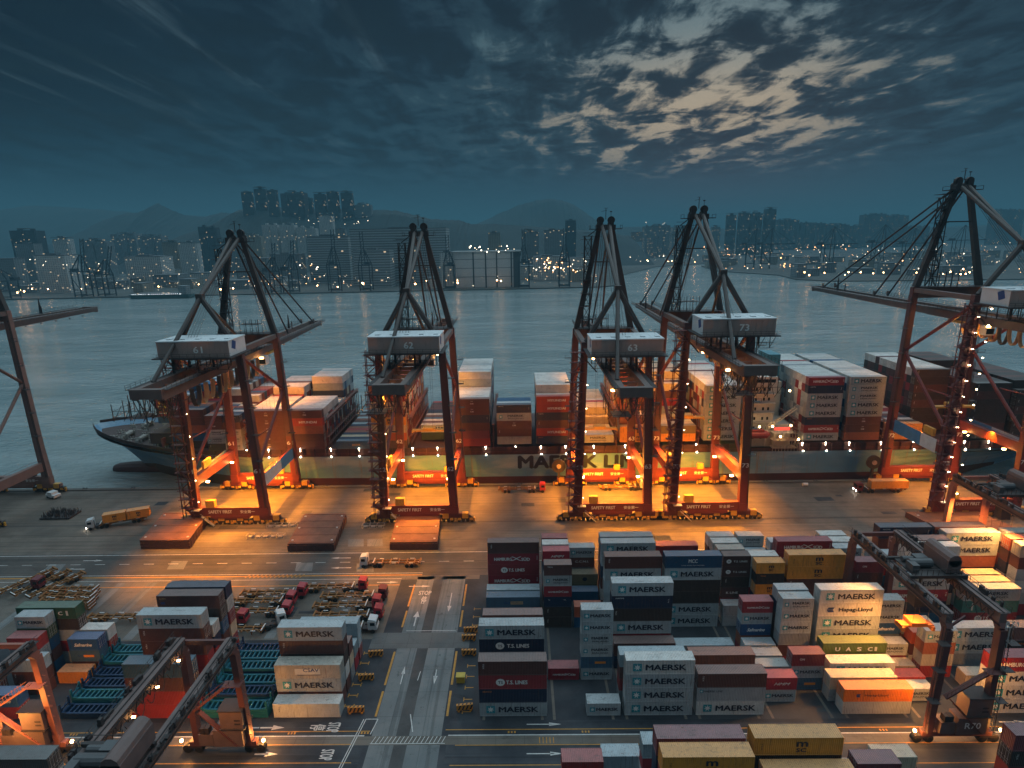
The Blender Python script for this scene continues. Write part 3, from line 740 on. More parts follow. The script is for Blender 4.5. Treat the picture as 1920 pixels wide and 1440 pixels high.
    for j in range(9): gw.bar((89.2+j*1.1, -21, 12.3), (89.2+j*1.1, -21, 20), .13)
    for j in range(8): gw.bar((89.2+j*1.1, -21, 13.5+(j % 2)*2.8), (90.3+j*1.1, -21, 16.3-(j % 2)*2.8), .1)
    gw.bar((88, -19, 20.5), (97.5, -19, 27.5), .35); gw.bar((88, -17.6, 20.5), (97.5, -17.6, 27.5), .35)
    for j in range(10): gw.bar((88+j*.95, -19, 20.5+j*.7), (88+j*.95, -19, 22+j*.7), .1)
    gw.bar((88, -19, 22), (97.5, -19, 29), .1)
    gw.build('boarding_platform', mat('cream_steel', (.55, .48, .36), .5), root)
    la = emit('work_lamp', (1., .62, .25), 30.)
    for p in ((80, -20.8, 21.5), (84, -20.8, 21.5), (88.6, -20.8, 21.6), (95, -20.8, 21.8), (91.5, -21.2, 17.9), (98, -21.1, 16.8), (96, -15.2, 33)):
        g = MB(); g.ball((0, 0, 0), .38); g.build('work_lamp', la, root, p)
    return root
SHIP = ship()
# containers on deck: (left X, base Z, tiers of the outermost row top to bottom, rows inboard as (first row, last row, tiers))
DK = [
 (-134.5, 19.6, 4, '20', 'hs hs hs bl', [(0, 9, 4)]),
 (-128.0, 19.6, 4, '20', 'bn rd nv bn', [(0, 9, 4)]),
 (-125.4, 12.2, 1, '40', 'bn bn bo bl dk', [(1, 5, 5), (6, 14, 7)]),
 (-111.6, 12.2, 0, '20', 'cai cai ms ms dk', [(1, 6, 5), (7, 16, 7)]),
 (-105.3, 12.2, 0, '20', 'nv cai ms ms ms', [(1, 6, 5), (7, 16, 6)]),
 (-95.8, 12.2, 0, '40', 'cai cai cai cai cai', [(1, 8, 5), (9, 16, 6)]),
 (-82.1, 12.2, 0, '40', 'cai hy bo bn bn', [(1, 7, 5), (8, 10, 4), (11, 16, 7)]),
 (-65.6, 12.2, 0, '40', 'po', [(1, 6, 1), (7, 16, 1)]),
 (-52.6, 12.3, 0, '40', 'bo rd be bo my be or bn', [(1, 16, 8)]),
 (-36.4, 12.6, 3, '40', 'mk gn', [(1, 5, 2), (6, 12, 2)]),
 (-23.0, 12.6, 0, '40', 'cai cai nv bn mr rd', [(1, 6, 6), (7, 16, 8)]),
 (-8.3, 13.2, 0, '40', 'nv ms cai bn gb', [(1, 3, 5), (4, 9, 3)]),
 (5.7, 13.2, 0, '40', 'hy hy nv bn hy no', [(1, 1, 6), (2, 9, 7)]),
 (20.8, 13.4, 0, '40', 'ms', [(1, 4, 1), (5, 5, 2), (6, 16, 3)]),
 (35.2, 13.4, 0, '40', 'my my', [(1, 3, 3), (4, 16, 8)]),
 (49.6, 13.5, 0, '40', 'ol yl', [(1, 5, 2), (6, 8, 6), (9, 16, 7)]),
 (64.6, 13.7, 0, '40', 'mk mk mk mk mk mk mk', [(1, 9, 7), (10, 16, 7)]),
 (99.6, 13.2, 0, '40', 'hs nv mk mk mk no hs mk', [(1, 16, 8)]),
 (113.9, 13.2, 0, '40', 'mk ms ms mk mk cai cai bo', [(1, 16, 8)]),
 (128.6, 13.2, 0, '40', 'yl yl', [(1, 16, 2)]),
 (142.6, 13.2, 4, '40', 'dk dk bn dk bn dk dk bn', [(1, 16, 8)]),
 (157.0, 13.2, 0, '40', 'dk bn dk dk dk bn dk', [(1, 9, 7), (10, 16, 8)]),
 (171.6, 13.2, 0, '40', 'dk dk bn dk dk dk', [(1, 12, 7)]),
]
SHPAL = {8: ['bo', 'my', 'be', 'or', 'rd', 'wh'], 14: ['my', 'bo', 'be', 'wh', 'or'], 20: ['bn', 'dk', 'rd', 'bn'], 21: ['dk', 'bn'], 22: ['dk', 'bn'], 17: ['mk', 'wh', 'rd', 'mk', 'gy'], 18: ['mk', 'wh', 'mk', 'bl']}
TOPW = {5: 'pk', 6: 'pk', 10: 'wh', 12: 'wh', 17: 'wh', 18: 'wh', 16: 'wh', 20: 'wh', 15: 'be', 13: 'be'}
for bi, (x, z, row0, size, looks, rows) in enumerate(DK):
    L = 12.192 if size == '40' else 6.058; looks = looks.split(); n = len(looks); H = 2.72
    yb = YC-20.9+row0*2.5
    hh = HC if size == '40' and n <= 6 else (2.85 if size == '40' else ST)
    for k, lk in enumerate(looks):
        tier = n-1-k
        container(x, yb, z+tier*(hh+.01), L, hh, lk, f'tier {tier+1}, outermost row on the ship, bay {bi+1} from bow', 'containers stacked on the ship')
    for r0, r1, nt in rows:
        for r in range(r0, r1+1):
            y = yb+r*2.5
            if y > YC+19.5: break
            for q in range(nt):
                lk = random.choice(SHPAL.get(bi, PAL))
                if q == nt-1 and bi in TOPW and random.random() < .85: lk = TOPW[bi]
                c = LOOK[lk][1]; f = random.uniform(.85, 1.12)
                mass_box(x, y, z+q*(hh+.01), L, hh, tuple(v*f for v in c))
def finish_mass():
    o = MASS.build('container_mass', MAT['mass']); tag(o, 'closely packed mixed containers behind and beneath the outer rows', 'containers', kind='stuff')
    me = o.data; ca = me.color_attributes.new('paint', 'FLOAT_COLOR', 'CORNER')
    arr = []
    for p, c in zip(me.polygons, MASSC): arr += [c[0], c[1], c[2], 1.]*p.loop_total
    ca.data.foreach_set('color', arr)
finish_mass()

# ------------------------------------------------------------------ quay cranes
RED = mat('crane_red', (.145, .024, .022), .5, var=.22, vs=.35, rust=.25, stain=.25); RED_UNLIT = mat('crane_red_unlit', (.105, .040, .038), .5, var=.22, vs=.35, rust=.2, stain=.3)  # upper legs are the same red, dulled in colour for weaker lamp light
DUN = mat('crane_dun', (.135, .096, .086), .55, var=.22, vs=.35, stain=.3)
TOP = mat('crane_top_dark', (.060, .046, .042), .55, var=.25, vs=.35); DRK = mat('crane_dark', (.035, .026, .026), .6, var=.25)
HSE = mat('house_grey', (.36, .265, .235), .6, var=.12, vs=.3, stain=.3); HSR = mat('house_roof', (.62, .66, .68), .6, var=.1, vs=.3, stain=.2)
YEL = mat('bogie_yellow', (.55, .30, .04), .55, var=.3, vs=2.)
SOD = emit('sodium_lamp', (1., .45, .12), 45.); WARML = emit('stair_lamp', (1., .72, .40), 40.)
def spot(parent, loc, target, power, ang=110, blend=.8, col=(1., .335, .018), r=.4):
    l = D.lights.new('flood_beam', 'SPOT'); l.energy = power; l.spot_size = math.radians(ang); l.spot_blend = blend; l.color = col; l.shadow_soft_size = r
    o = D.objects.new('flood_beam', l); COL.objects.link(o); o.parent = parent; o.location = loc
    o.rotation_euler = (Vector(loc)-Vector(target)).to_track_quat('Z', 'Y').to_euler()
def point(parent, loc, power, col=(1., .32, .03), r=.4):
    l = D.lights.new('lamp_light', 'POINT'); l.energy = power; l.color = col; l.shadow_soft_size = r
    o = D.objects.new('lamp_light', l); COL.objects.link(o); o.parent = parent; o.location = loc
def lamp(parent, loc, m=None, s=.45):
    b = MB(); b.box(-s, -s*.5, -s*.35, s, s*.5, s*.35); b.box(-s*1.1, -s*.6, s*.35, s*1.1, s*.6, s*.6); 
    return b.build('floodlight', m or SOD, parent, loc)
BOG = {}
def bogie(parent, loc):
    if 'b' not in BOG:
        b = MB(); b.box(-2.5, -.7, 1.1, 2.5, .7, 1.75); b.box(-.9, -.75, 1.5, .9, .75, 3.1, 1); b.box(-2.3, -.8, .9, -1.3, -.6, 1.6, 1); b.box(1.3, -.8, .9, 2.3, -.6, 1.6, 1); b.bar((-2.2, 0, 1.4), (0, 0, 2.7), .5, .7); b.bar((2.2, 0, 1.4), (0, 0, 2.7), .5, .7)
        b.box(-2.9, -.3, .3, -2.5, .3, 1.5, 1); b.box(2.5, -.3, .3, 2.9, .3, 1.5, 1)
        BOG['b'] = b.mesh('bogie', [DRK, YEL])
        w = MB(); w.tube((0, -.28, 0), (0, .28, 0), .52, 12); w.tube((0, -.34, 0), (0, .34, 0), .22, 8); BOG['w'] = w.mesh('wheel', [DRK])
    o = link('bogie', BOG['b'], parent, loc)
    for x in (-1.95, -.7, .7, 1.95): link('wheel', BOG['w'], o, (x, 0, .56))
    return o
def lattice(b, p, q, w, step, th=.12, legs=.18, mi=0):
    p = Vector(p); q = Vector(q); d = q-p; n = max(1, int(d.length/step))
    offs = [(-w/2, -w/2), (w/2, -w/2), (w/2, w/2), (-w/2, w/2)]
    def pt(k, j): c = p+d*(k/n); return (c.x+offs[j][0], c.y+offs[j][1], c.z)
    for j in range(4): b.bar(pt(0, j), pt(n, j), legs, mi=mi)
    for k in range(n):
        for j in range(4):
            j2 = (j+1) % 4; b.bar(pt(k, j), pt(k, j2), th, mi=mi)
            b.bar(pt(k, j), pt(k+1, j2), th, mi=mi) if (k+j) % 2 else b.bar(pt(k+1, j), pt(k, j2), th, mi=mi)
G_RED, G_RED_UNLIT = RED, RED_UNLIT
def quay_crane(X, num, gz, tz, az, tip, label, lit=1., reel=False, ladder=-1, trolley_y=16, half=10.6, festoon=True, portal_z=(12.2, 15.8), banner=False, stairlamps=False, hx=(-8.6, 10.2), stay=None, land=0):
    Y0 = 179.1; RED, RED_UNLIT = (G_RED, G_RED_UNLIT) if lit else (mat('unlit_crane_dun', (.20, .115, .095), .55, var=.2, vs=.35, stain=.3),)*2  # unlit crane: the lack of lamp light is put into a dun colour
    R = empty('quay_crane', (X, Y0, 0)); tag(R, label, 'quay crane', 'ship-to-shore cranes along the quay')
    a = -13.1; w = 13.1; tip -= Y0; pz0, pz1 = portal_z
    for sx in (-1, 1):
        for y in (a, w):
            b = MB(); b.bar((sx*half, y, 5.6), (sx*(half-.5), y, pz1+4), 2.5, 2.0, 0, 2.3, 1.8); 
            b.bar((sx*(half-.5), y, pz1+4), (sx*(half-1.6), y, tz), 2.3, 1.8, 1, 1.9, 1.6)
            b.box(sx*half-1.3, y-1.1, 3.0, sx*half+1.3, y+1.1, 5.6)
            leg = b.build('leg', [RED, RED_UNLIT], R)
            if num: link('lettering', text_mesh(num, 2.0, 1.3, WH, .04), leg, (sx*(half-.4), y-1.02, 17.8 if y == a else 17.4))
    for y in (a, w):
        s = MB(); s.box(-half-1.4, y-.85, 3.2, half+1.4, y+.85, 5.9); s.box(-6, y-.95, 2.4, 6, y+.95, 3.2)
        sb = s.build('sill_beam', RED, R)
        link('lettering', text_mesh('SAFETY FIRST', 7.2, 1.0, WH, .03), sb, (-2.8, y-.90, 4.6))
        link('lettering', text_mesh('\u5b89\u5168\u7b2c\u4e00', 4.4, 1.05, WH, .02), sb, (5.6, y-.90, 4.6))
        for x in (-14.0, -8.0, -2.9, 2.9, 8.0, 14.0) if y == a else (-13.5, -7.6, 7.6, 13.5): bogie(R, (x, y, 0))
        e = MB(); e.box(-15, y-.6, 1.6, -8, y+.6, 3.0); e.box(8, y-.6, 1.6, 15, y+.6, 3.0); e.box(-5, y-.6, 1.6, 5, y+.6, 2.6); e.build('equaliser_beam', RED, R)
        t_ = MB(); t_.box(-half+.8, y-.8, tz-3.4, half-.8, y+.8, tz); t_.build('cross_beam', DUN, R)
    for sx in (-1, 1):
        p = MB(); p.bar((sx*(half-.3), a, (pz0+pz1)/2), (sx*(half-.3), w, (pz0+pz1)/2-.6), 1.7, 3.0); p.bar((sx*(half-.3), a+.8, pz1+1), (sx*(half-.3), w-.8, pz1+.4), .08, .08); p.build('portal_beam', RED, R)
        k = MB(); zn = pz1+.55*(tz-pz1)-1
        xa = sx*(half-.8)
        k.tube((xa, a+.6, pz1+2.2), (xa, w-.5, zn), .52, 8); k.tube((xa, w-.5, zn), (sx*(half-1.6), a+.6, tz-3), .52, 8); k.tube((xa, a+.8, zn-9), (xa, a+12, zn-9.5), .2, 6)
        k.build('diagonal_brace', RED, R)
        u = MB(); u.box(sx*(half-1.6)-.7, a, tz-1.6, sx*(half-1.6)+.7, w, tz-.2); u.build('top_beam', DUN, R)
    if banner:
        g = MB(); g.box(half+.62, a+1.5, pz0-.2, half+.66, a+9, pz1+.2, 0); g.box(half+.62, a+9.1, pz0-.2, half+.66, a+14, pz1+.2, 0); g.box(half+.62, a+14.1, pz0-.2, half+.66, w-2, pz1+.2, 1)
        g2 = MB(); g2.box(-half-.60, a+3, pz0-.3, -half-.55, a+10, pz1+.1, 0); g2.box(-half-.60, a+10.1, pz0-.3, -half-.55, w-3, pz1+.1, 1)
        mats = [mat('banner_white', (.62, .66, .70), .5), mat('banner_blue', (.07, .22, .42), .5)]
        bn = g.build('banner', mats, R); g2.build('banner', mats, R)
    # girder, walkways, boom
    g = MB(); rear = a-30
    for sx in (-1, 1): g.box(sx*3.2-.75, rear, gz-2.6, sx*3.2+.75, w+2, gz)
    for y in range(int(rear)+1, int(w), 5): g.box(-2.5, y, gz-2.2, 2.5, y+.5, gz-1.3)
    g.box(-3.9, rear-.6, gz-2.2, 3.9, rear+1.0, gz+.2)
    g.build('main_girder', DUN, R)
    bo = MB()
    for sx in (-1, 1): bo.bar((sx*3.0, w+2, gz-1.3), (sx*2.4, tip, gz-1.0), 1.3, 2.4, 0, 1., 1.6)
    for y in range(int(w)+4, int(tip), 6): bo.box(-2.6, y, gz-2, 2.6, y+.4, gz-1.2)
    bo.box(-2.8, tip-1, gz-2.2, 2.8, tip+.4, gz)
    for j, y in enumerate(range(int(w)+6, int(tip)-2, 7)): bo.box(3.2, y, gz-2.9, 3.6, y+.4, gz-2.4)
    bo.build('boom', DUN, R)
    wk = MB()
    for sx in (-1, 1):
        for y0, y1 in ((rear, w), (w+2, tip-1)):
            wk.box(sx*4.6-.5, y0, gz-.1, sx*4.6+.5, y1, gz)
            for z in (.55, 1.1): wk.bar((sx*5.05, y0, gz+z), (sx*5.05, y1, gz+z), .07)
            y = y0
            while y < y1: wk.bar((sx*5.05, y, gz), (sx*5.05, y, gz+1.1), .07); y += 2
    wk.build('walkway', DRK, R)
    # A frame, backstay, forestays
    for sx in (-1, 1):
        f = MB(); f.bar((sx*(half-1.8), w, tz), (sx*1.8, w, az-1.5), 1.7, 1.6, 0, 1.3, 1.3); f.build('a_frame_leg', TOP, R)
    h = MB(); h.box(-3.0, w-1.3, az-3.2, 3.0, w+1.3, az-1.6)
    for sx in (-1, 1):
        h.tube((sx*1.7, w-.5, az-.2), (sx*1.7, w+.5, az-.2), 1.15, 12); h.tube((sx*1.7, w+1.2, az-1.4), (sx*1.7, w+2., az-1.4), .9, 12)
        h.box(sx*1.7-.7, w-1, az-1.8, sx*1.7+.7, w+1.2, az+.4)
        h.box(sx*3.9-1, w-1.8, az-3., sx*3.9+1, w+1.8, az-2.8)
        for yy in (-1.8, 1.8): h.bar((sx*4.9, w+yy, az-3), (sx*4.9, w+yy, az-1.8), .1)
        h.bar((sx*4.9, w-1.8, az-1.8), (sx*4.9, w+1.8, az-1.8), .1)
    h.bar((0, w, az), (0, w, az+3.4), .16); h.bar((-.6, w, az+3.4), (-1.6+2.2, w, az+3.4), .1); h.bar((-1.4, w, az+2.4), (.4, w, az+2.8), .1); h.bar((1.6, w, az), (1.6, w, az+2.2), .1); h.box(1.3, w-.2, az+2.2, 1.9, w+.2, az+2.5)
    h.build('apex_sheaves', DRK, R)
    ft = MB(); zt = tz+.62*(az-tz); xx = (half-1.8)*(1-.62)+1.8*.62; ft.bar((-xx, w, zt), (xx, w, zt), .35); ft.build('tie_bar', TOP, R)
    nz = gz+19.2*(az-gz)/37.; n_ = (0, a, nz)
    bs = MB()
    for sx in (-1, 1):
        bs.tube((sx*1.2, w-.8, az-2), n_, .62, 8); bs.tube(n_, (sx*(half-2), a, tz), .78, 8)
    bs.tube(n_, (-3.2, rear+8, gz), .55, 8); bs.tube(n_, (3.2, w-6, gz), .42, 8)
    bs.box(-.9, a-.9, nz-.9, .9, a+.9, nz+.9); bs.build('backstay', TOP, R)
    for sx in (-1, 1) if lit else ():
        for yt in (w+.42*(tip-w), tip-9) if stay is None else (w+6, stay-Y0):
            s = MB(); q = (sx*2.6, yt, gz+.2); s.tube((sx*1.5, w+1, az-2), q, .30, 6); s.build('forestay', DRK, R)
            v = MB(); v.bar(q, (q[0], q[1], q[2]+1.8), .5, .9); v.build('stay_lug', DUN, R)
    pst = MB(); pst.bar((-3, tip-22, gz), (-3, tip-22, gz+5.5), .7, .9, 0, .2, .2); pst.bar((-1, tip-24, gz), (-1, tip-24, gz+3), .3); pst.build('boom_latch', DRK, R)
    rp = MB()
    for x in (-.8, -.3, .3, .8):
        if lit: rp.tube((x, w+1.5, az-1.5), (x*2, w+.30*(tip-w), gz), .07, 3)
        rp.tube((x, w-1.5, az-1.5), (x*1.5, a-8, gz+8), .06, 3)
    rp.build('hoist_rope', DRK, R)
    # ladder tower up the A frame
    l = MB(); xs = -5.6; lattice(l, (xs*1.05, w-.5, tz), (xs*.98, w-.5, az-5), 2.1, 3.4, .16, .2)
    k = 0; z = tz+3
    while z < az-4:
        u = (z-tz)/(az-4-tz); xc = xs; l.box(xc-2.2, w-2.1, z-.1, xc+1.5, w+1.1, z)
        l.bar((xc-1.5*ladder, w-1.9, z+1), (xc+1.5*ladder, w-1.9, z+1), .08); z += 4.2
    l.box(xs-1.5, w-1.6, az-5.1, -1, w+1.2, az-5); l.bar((xs-1.5, w-1.6, az-4), (-2, w-1.6, az-4), .1); l.bar((xs, w-.5, az-5), (-1.5, w, az-2), .25)
    l.build('ladder_tower', DRK, R)
    pf = MB(); pf.box(-half+2, w-4, tz+.1, half-2, w+1.5, tz+.25)
    for x in range(int(-half)+3, int(half)-1, 2): pf.bar((x, w-4, tz+.2), (x, w-4, tz+1.4), .08)
    pf.bar((-half+2, w-4, tz+1.4), (half-2, w-4, tz+1.4), .08)
    pf.box(-3+ladder*2, w-3, tz+3.2, 3+ladder*2, w, tz+3.35)
    for x in (-3, -1, 1, 3): pf.bar((x+ladder*2, w-3, tz), (x+ladder*2, w-3, tz+5), .16); pf.bar((x+ladder*2, w, tz), (x+ladder*2, w, tz+4.5), .1)
    pf.build('service_platform', DRK, R)
    # machinery house
    hx0, hx1 = hx
    y0, y1 = a-13, a-3.2
    mh = MB(); z0_, z1_ = gz+4.5, gz+8.9
    mh.box(hx0, y0, z0_, hx1, y1, z1_-.3, 0); mh.box(hx0-.15, y0-.15, z1_-.3, hx1+.15, y1+.15, z1_, 1); mh.box(hx0-1, y0-1.4, z0_-.3, hx1+1, y1+1, z0_, 2)
    for k in range(13): xx_ = hx0+.8+k*(hx1-hx0-1.6)/12; mh.box(xx_-.05, y0-.05, z0_+.05, xx_+.05, y0, z1_-.35, 0)
    for k in range(5): mh.box(hx0+1.5+k*3.9, y0+2.2, z1_, hx0+2.7+k*3.9, y0+3.6, z1_+.25, 1)
    for k in range(9): mh.box(hx0+.6+k*(hx1-hx0-1.2)/8-.04, y0, z1_, hx0+.6+k*(hx1-hx0-1.2)/8+.04, y1, z1_+.05, 1)
    side = hx1 if X < 0 else hx0
    mh.box(side-.03, y0+.1, z0_+.1, side+.03, y1-.1, z1_-.35, 1)
    M_ = mh.build('machinery_house', [HSE, HSR, DRK], R)
    if num: link('lettering', text_mesh(num, 2.4, 1.7, WH, .04), M_, ((hx0+hx1)/2+1.3, y0-.03, z0_+2.0))
    lg = link('painted_panel', rect_mesh(2.2, 2.2, BLL), M_, (side+(.05 if X < 0 else -.05), (y0+y1)/2-2, z0_+2.8), (0, .35, math.pi/2))
    rr = MB()
    for x in range(int(hx0), int(hx1)+2, 2): rr.bar((x, y0-1.35, z0_), (x, y0-1.35, z0_+1.1), .06)
    for z in (.55, 1.1): rr.bar((hx0-1, y0-1.35, z0_+z), (hx1+1, y0-1.35, z0_+z), .06)
    for x in (-3.4, 3.4): rr.bar((x, y0+1, gz), (x, y0+1, z0_), .5); rr.bar((x, y1-1, gz), (x, y1-1, z0_), .5)
    for x in (hx0+1, hx1-1): rr.bar((x, y1, z0_-.2), (x*.9, a, tz-2), .3)
    rr.build('house_rail', DRK, M_)
    # rear platform and cable loops
    rp2 = MB(); rp2.box(-5.5, rear-1, gz-6.9, -1, rear+4, gz-6.8)
    for x in (-7, -3, 1, 5):
        for y in (rear-3, rear+1, rear+5): rp2.bar((x, y, gz-6.8), (x, y, gz-2.6), .14)
    for z in (-5.8, -4.4): rp2.bar((-7, rear-3, gz+z), (5, rear-3, gz+z), .09); rp2.bar((-7, rear-3, gz+z), (-7, rear+5, gz+z), .09)
    for k in range(5): rp2.bar((-7+k*2.4, rear-3, gz-6.8), (-4.6+k*2.4, rear-3, gz-3), .1)
    rp2.build('rear_platform', DRK, R)
    if festoon:
        n = 11; y00 = rear+12; L_ = (w-4)-y00
        for sxx in (3.9,):
            for k in range(n):
                y = y00+k*L_/n; fb = MB(); dp = 5.6+random.uniform(-.6, .5)
                pts = [(sxx, y+L_/n*(.5-.48*math.cos(math.pi*j/8)), gz-2.8-dp*math.sin(math.pi*j/8)**.75) for j in range(9)]
                for off in (-.45, -.15, .15, .45): fb.path([(p[0]+off, p[1], p[2]) for p in pts], .17, 4)
                fb.build('festoon_cable', mat('cable_black', (.07, .06, .055), .5) if k % 3 == 0 else mat('cable_tan', (.50, .34, .18), .5), R)
    # pipes, cable tangles, small platforms
    rr_ = random.Random(int(abs(X)*10)); cbn = MB()
    for k in range(16 if lit else 5):
        x0_, y0_ = rr_.uniform(-5, 4), rear+rr_.uniform(-1, 9); x1_, y1_ = x0_+rr_.uniform(-5, 5), y0_+rr_.uniform(-2, 9); zz = gz-2.5; dp = rr_.uniform(2, 6.5)
        cbn.path([(x0_+(x1_-x0_)*j/6, y0_+(y1_-y0_)*j/6, zz-dp*math.sin(math.pi*j/6)) for j in range(7)], .11, 4)
    for k in range(10): x0_ = rr_.uniform(-6, 5); cbn.bar((x0_, rear+rr_.uniform(0, 8), gz-2.6), (x0_+rr_.uniform(-1, 1), rear+rr_.uniform(0, 8), gz-8), .12)
    cbn.build('cable_tangle', DRK, R)
    uf = MB()
    for k in range(7):
        x0_ = hx[0]+1+k*(hx[1]-hx[0]-2)/6; uf.bar((x0_, a-12.5, gz+4.2), (x0_, a-12.5, gz+1), .16); uf.bar((x0_, a-12.5, gz+1), (x0_+1.6, a-12.5, gz+4.2), .12); uf.bar((x0_, a-5, gz+4.2), (x0_, a-5, gz+.5), .2)
    for z in (1.0, 2.4): uf.bar((hx[0], a-12.7, gz+z), (hx[1], a-12.7, gz+z), .12)
    uf.bar((-half+.5, a-.9, tz-3.4), (-half+5, a-.9, tz-8.5), .35); uf.build('house_underframe', DRK, R)
    for sx, yy in ((1, a), (-1, w), (1, w)):
        lp = MB(); z = 13
        xq = sx*(half-.2)+sx*1.1
        lp.bar((xq, yy-1.2, 6), (xq-sx*1.2, yy-1.2, tz-3), .12); lp.bar((xq, yy-1.7, 6), (xq-sx*1.2, yy-1.7, tz-3), .12)
        while z < tz-4:
            if not pz0-3 < z < pz1+2: lp.box(xq-1.1, yy-2.4, z, xq+1.1, yy-1.0, z+.1); lp.bar((xq-1.1, yy-2.4, z+1.1), (xq+1.1, yy-2.4, z+1.1), .08); lp.bar((xq-1.1, yy-2.4, z), (xq-1.1, yy-2.4, z+1.1), .08); lp.bar((xq+1.1, yy-2.4, z), (xq+1.1, yy-2.4, z+1.1), .08)
            z += 8.2
        lp.build('leg_ladder', DRK, R)
    el_ = MB(); el_.box(-half+3.5, a-.7, 5.9, -half+6.2, a+.7, 8.1); el_.box(half-6, w-.6, 5.9, half-4, w+.6, 7.6); el_.box(-half+1, a+6, pz1+.1, -half+.2, a+10.5, pz1+2.4); el_.build('switch_cabinet', YEL if lit else DRK, R)  # on the unlit crane the shade is put into a dark cabinet colour
    # trolley and driver cab
    ty = trolley_y
    tr = MB(); tr.box(-3.6, ty-3.5, gz-3.6, 3.6, ty+3.5, gz-2.8); tr.box(-2.6, ty-2.5, gz-2.8, 2.6, ty+2.5, gz-2.4)
    for x in (-3.2, 3.2):
        for y in (-3, 3): tr.tube((x-.2, ty+y, gz-2.7), (x+.2, ty+y, gz-2.7), .4, 8)
    tr = tr.build('trolley', YEL, R)
    cb_ = MB(); cb_.box(1.2, ty-6.2, gz-6.6, 3.6, ty-3.6, gz-3.8, 0); cb_.box(1.3, ty-6.25, gz-6.2, 3.5, ty-6.2, gz-4.6, 1); cb_.build('driver_cab', [HSR, gl_()], tr)
    hr = MB(); sz = gz-30
    for x in (-1.4, 1.4):
        for y in (-2.5, 2.5): hr.tube((x, ty+y, gz-3.6), (x, ty+y*.6, sz), .04, 3)
    hr.build('hoist_rope', DRK, tr)
    sp = MB(); sp.box(-6, ty-.9, sz-.5, 6, ty+.9, sz); sp.box(-2, ty-1.6, sz, 2, ty+1.6, sz+.9)
    for x in (-6, 5.6): sp.box(x, ty-1.2, sz-.9, x+.4, ty+1.2, sz-.3)
    sp.build('spreader', YEL, tr)
    # stair tower on the landside left leg
    s = MB(); xl = -half-.2 if X < 1000 else half; z = 3.5
    for cx, cy in ((-2.6, -2.4), (.6, -2.4), (-2.6, -.9), (.6, -.9)): s.bar((xl+cx, a+cy, 3), (xl+cx+1.0, a+cy, tz-2), .2)
    k = 0
    while z < tz-4:
        o_ = (z-3)/(tz-5); x0, x1 = xl-2.6+o_, xl+.6+o_
        pa, pb = (x0, x1) if k % 2 else (x1, x0)
        s.bar((pa, a-1.3, z), (pb, a-1.3, z+2.9), .9, .22); s.bar((pa, a-2.4, z+1.1), (pb, a-2.4, z+4.), .1)
        s.box(min(x0, x1)-.8, a-2.5, z+2.8, max(x0, x1)+.4, a-.8, z+2.92); s.bar((x0-.8, a-2.5, z+3.9), (x1+.4, a-2.5, z+3.9), .1)
        z += 2.9; k += 1
    s.build('stair_tower', mat('stair_red', (.13, .028, .024), .6, var=.3), R)
    if stairlamps:
        z = 6
        while z < tz-2:
            lamp(R, (xl+1.2+(z-3)/(tz-5), a-1.6, z), WARML, .22); lamp(R, (xl+5.2+(z-3)/(tz-5)*.5, a-1.2, z+2), WARML, .18); z += 4.6
    else:
        z = 8
        while z < tz-8: b = MB(); b.ball((0, 0, 0), .11); b.build('stair_lamp', WARML, R, (xl+1.8+(z-3)/(tz-5), a-1.0, z)); z += 7
    ac = MB(); ac.bar((-half+2.2, a-1.4, 3.4), (-half+5.6, a-1.4, .2), .9, .15); ac.bar((-half+2.2, a-1.9, 4.4), (-half+5.6, a-1.9, 1.2), .08)
    ac.box(-half-.2, a-2.6, 5.6, -half+2.4, a-1, 5.75); ac.build('access_stair', mat('pale_steel', (.45, .42, .40), .5), R)
    if reel:
        c = MB(); c.tube((-half-3.9, w-.6, 7.5), (-half-3.9, w+.2, 7.5), 2.4, 20); c.tube((-half-3.9, w-1.0, 7.5), (-half-3.9, w-.6, 7.5), .8, 12, 1); c.bar((-half-3.9, w, 2), (-half-3.9, w, 7), .7)
        c.build('cable_reel', [DRK, HSE], R)
    if lit:
        for sx in (-1, 1):
            for y in (a+5, w-5): lamp(R, (sx*(half-2.0), y, pz0-.2))
        lamp(R, (-3, ty-5, gz-4.4)); lamp(R, (3, ty+5, gz-4.4)); lamp(R, (-3, a+3, gz-3.1)); lamp(R, (4.8, w-3, gz-3.1), None, .5)
        spot(R, (-half+1.6, 0, 24), (-3, 1, 0), 100000*lit, 114); spot(R, (half-1.6, -2, 24), (4, 0, 0), 100000*lit, 114)
        point(R, (0, 2, 13.5), 6000*lit); point(R, (-1, a+3.2, 11), 4000*lit); point(R, (0, w-6.5, 7), 2600*lit)
        spot(R, (0, ty+6, gz-4), (0, 45, 12), 36000*lit, 95); point(R, (1.5, ty-1, gz-8), 3500*lit)
        point(R, (-4, rear+6, gz-8.5), 1600*lit)
        lamp(R, (-3.9, rear+10, gz-3.2)); spot(R, (-4.5, rear+10, gz-4), (3, a-20+land, 0), 230000*lit, 64, .9)
    return R
def gl_(): return mat('window_dark', (.015, .02, .025), .15, var=.0)
quay_crane(-89.3, '61', 50.6, 55.3, 87.5, 257, 'red quay crane numbered 61, nearest the ship bow', 1.25, ladder=1, trolley_y=22, banner=True, hx=(-6.5, 12.6))
quay_crane(-31.2, '62', 51.0, 56.2, 88.5, 255, 'red quay crane numbered 62, alone above the middle of the ship', .95, trolley_y=14, festoon=False)
quay_crane(27.6, '63', 49.5, 55.4, 89.5, 252, 'red quay crane numbered 63, close beside crane 73', 1.2, reel=True, trolley_y=18, festoon=False)
quay_crane(56.4, '73', 54.4, 60.5, 92.3, 272, 'red quay crane numbered 73, boom reaching out left of the apex', 1.2, trolley_y=14)
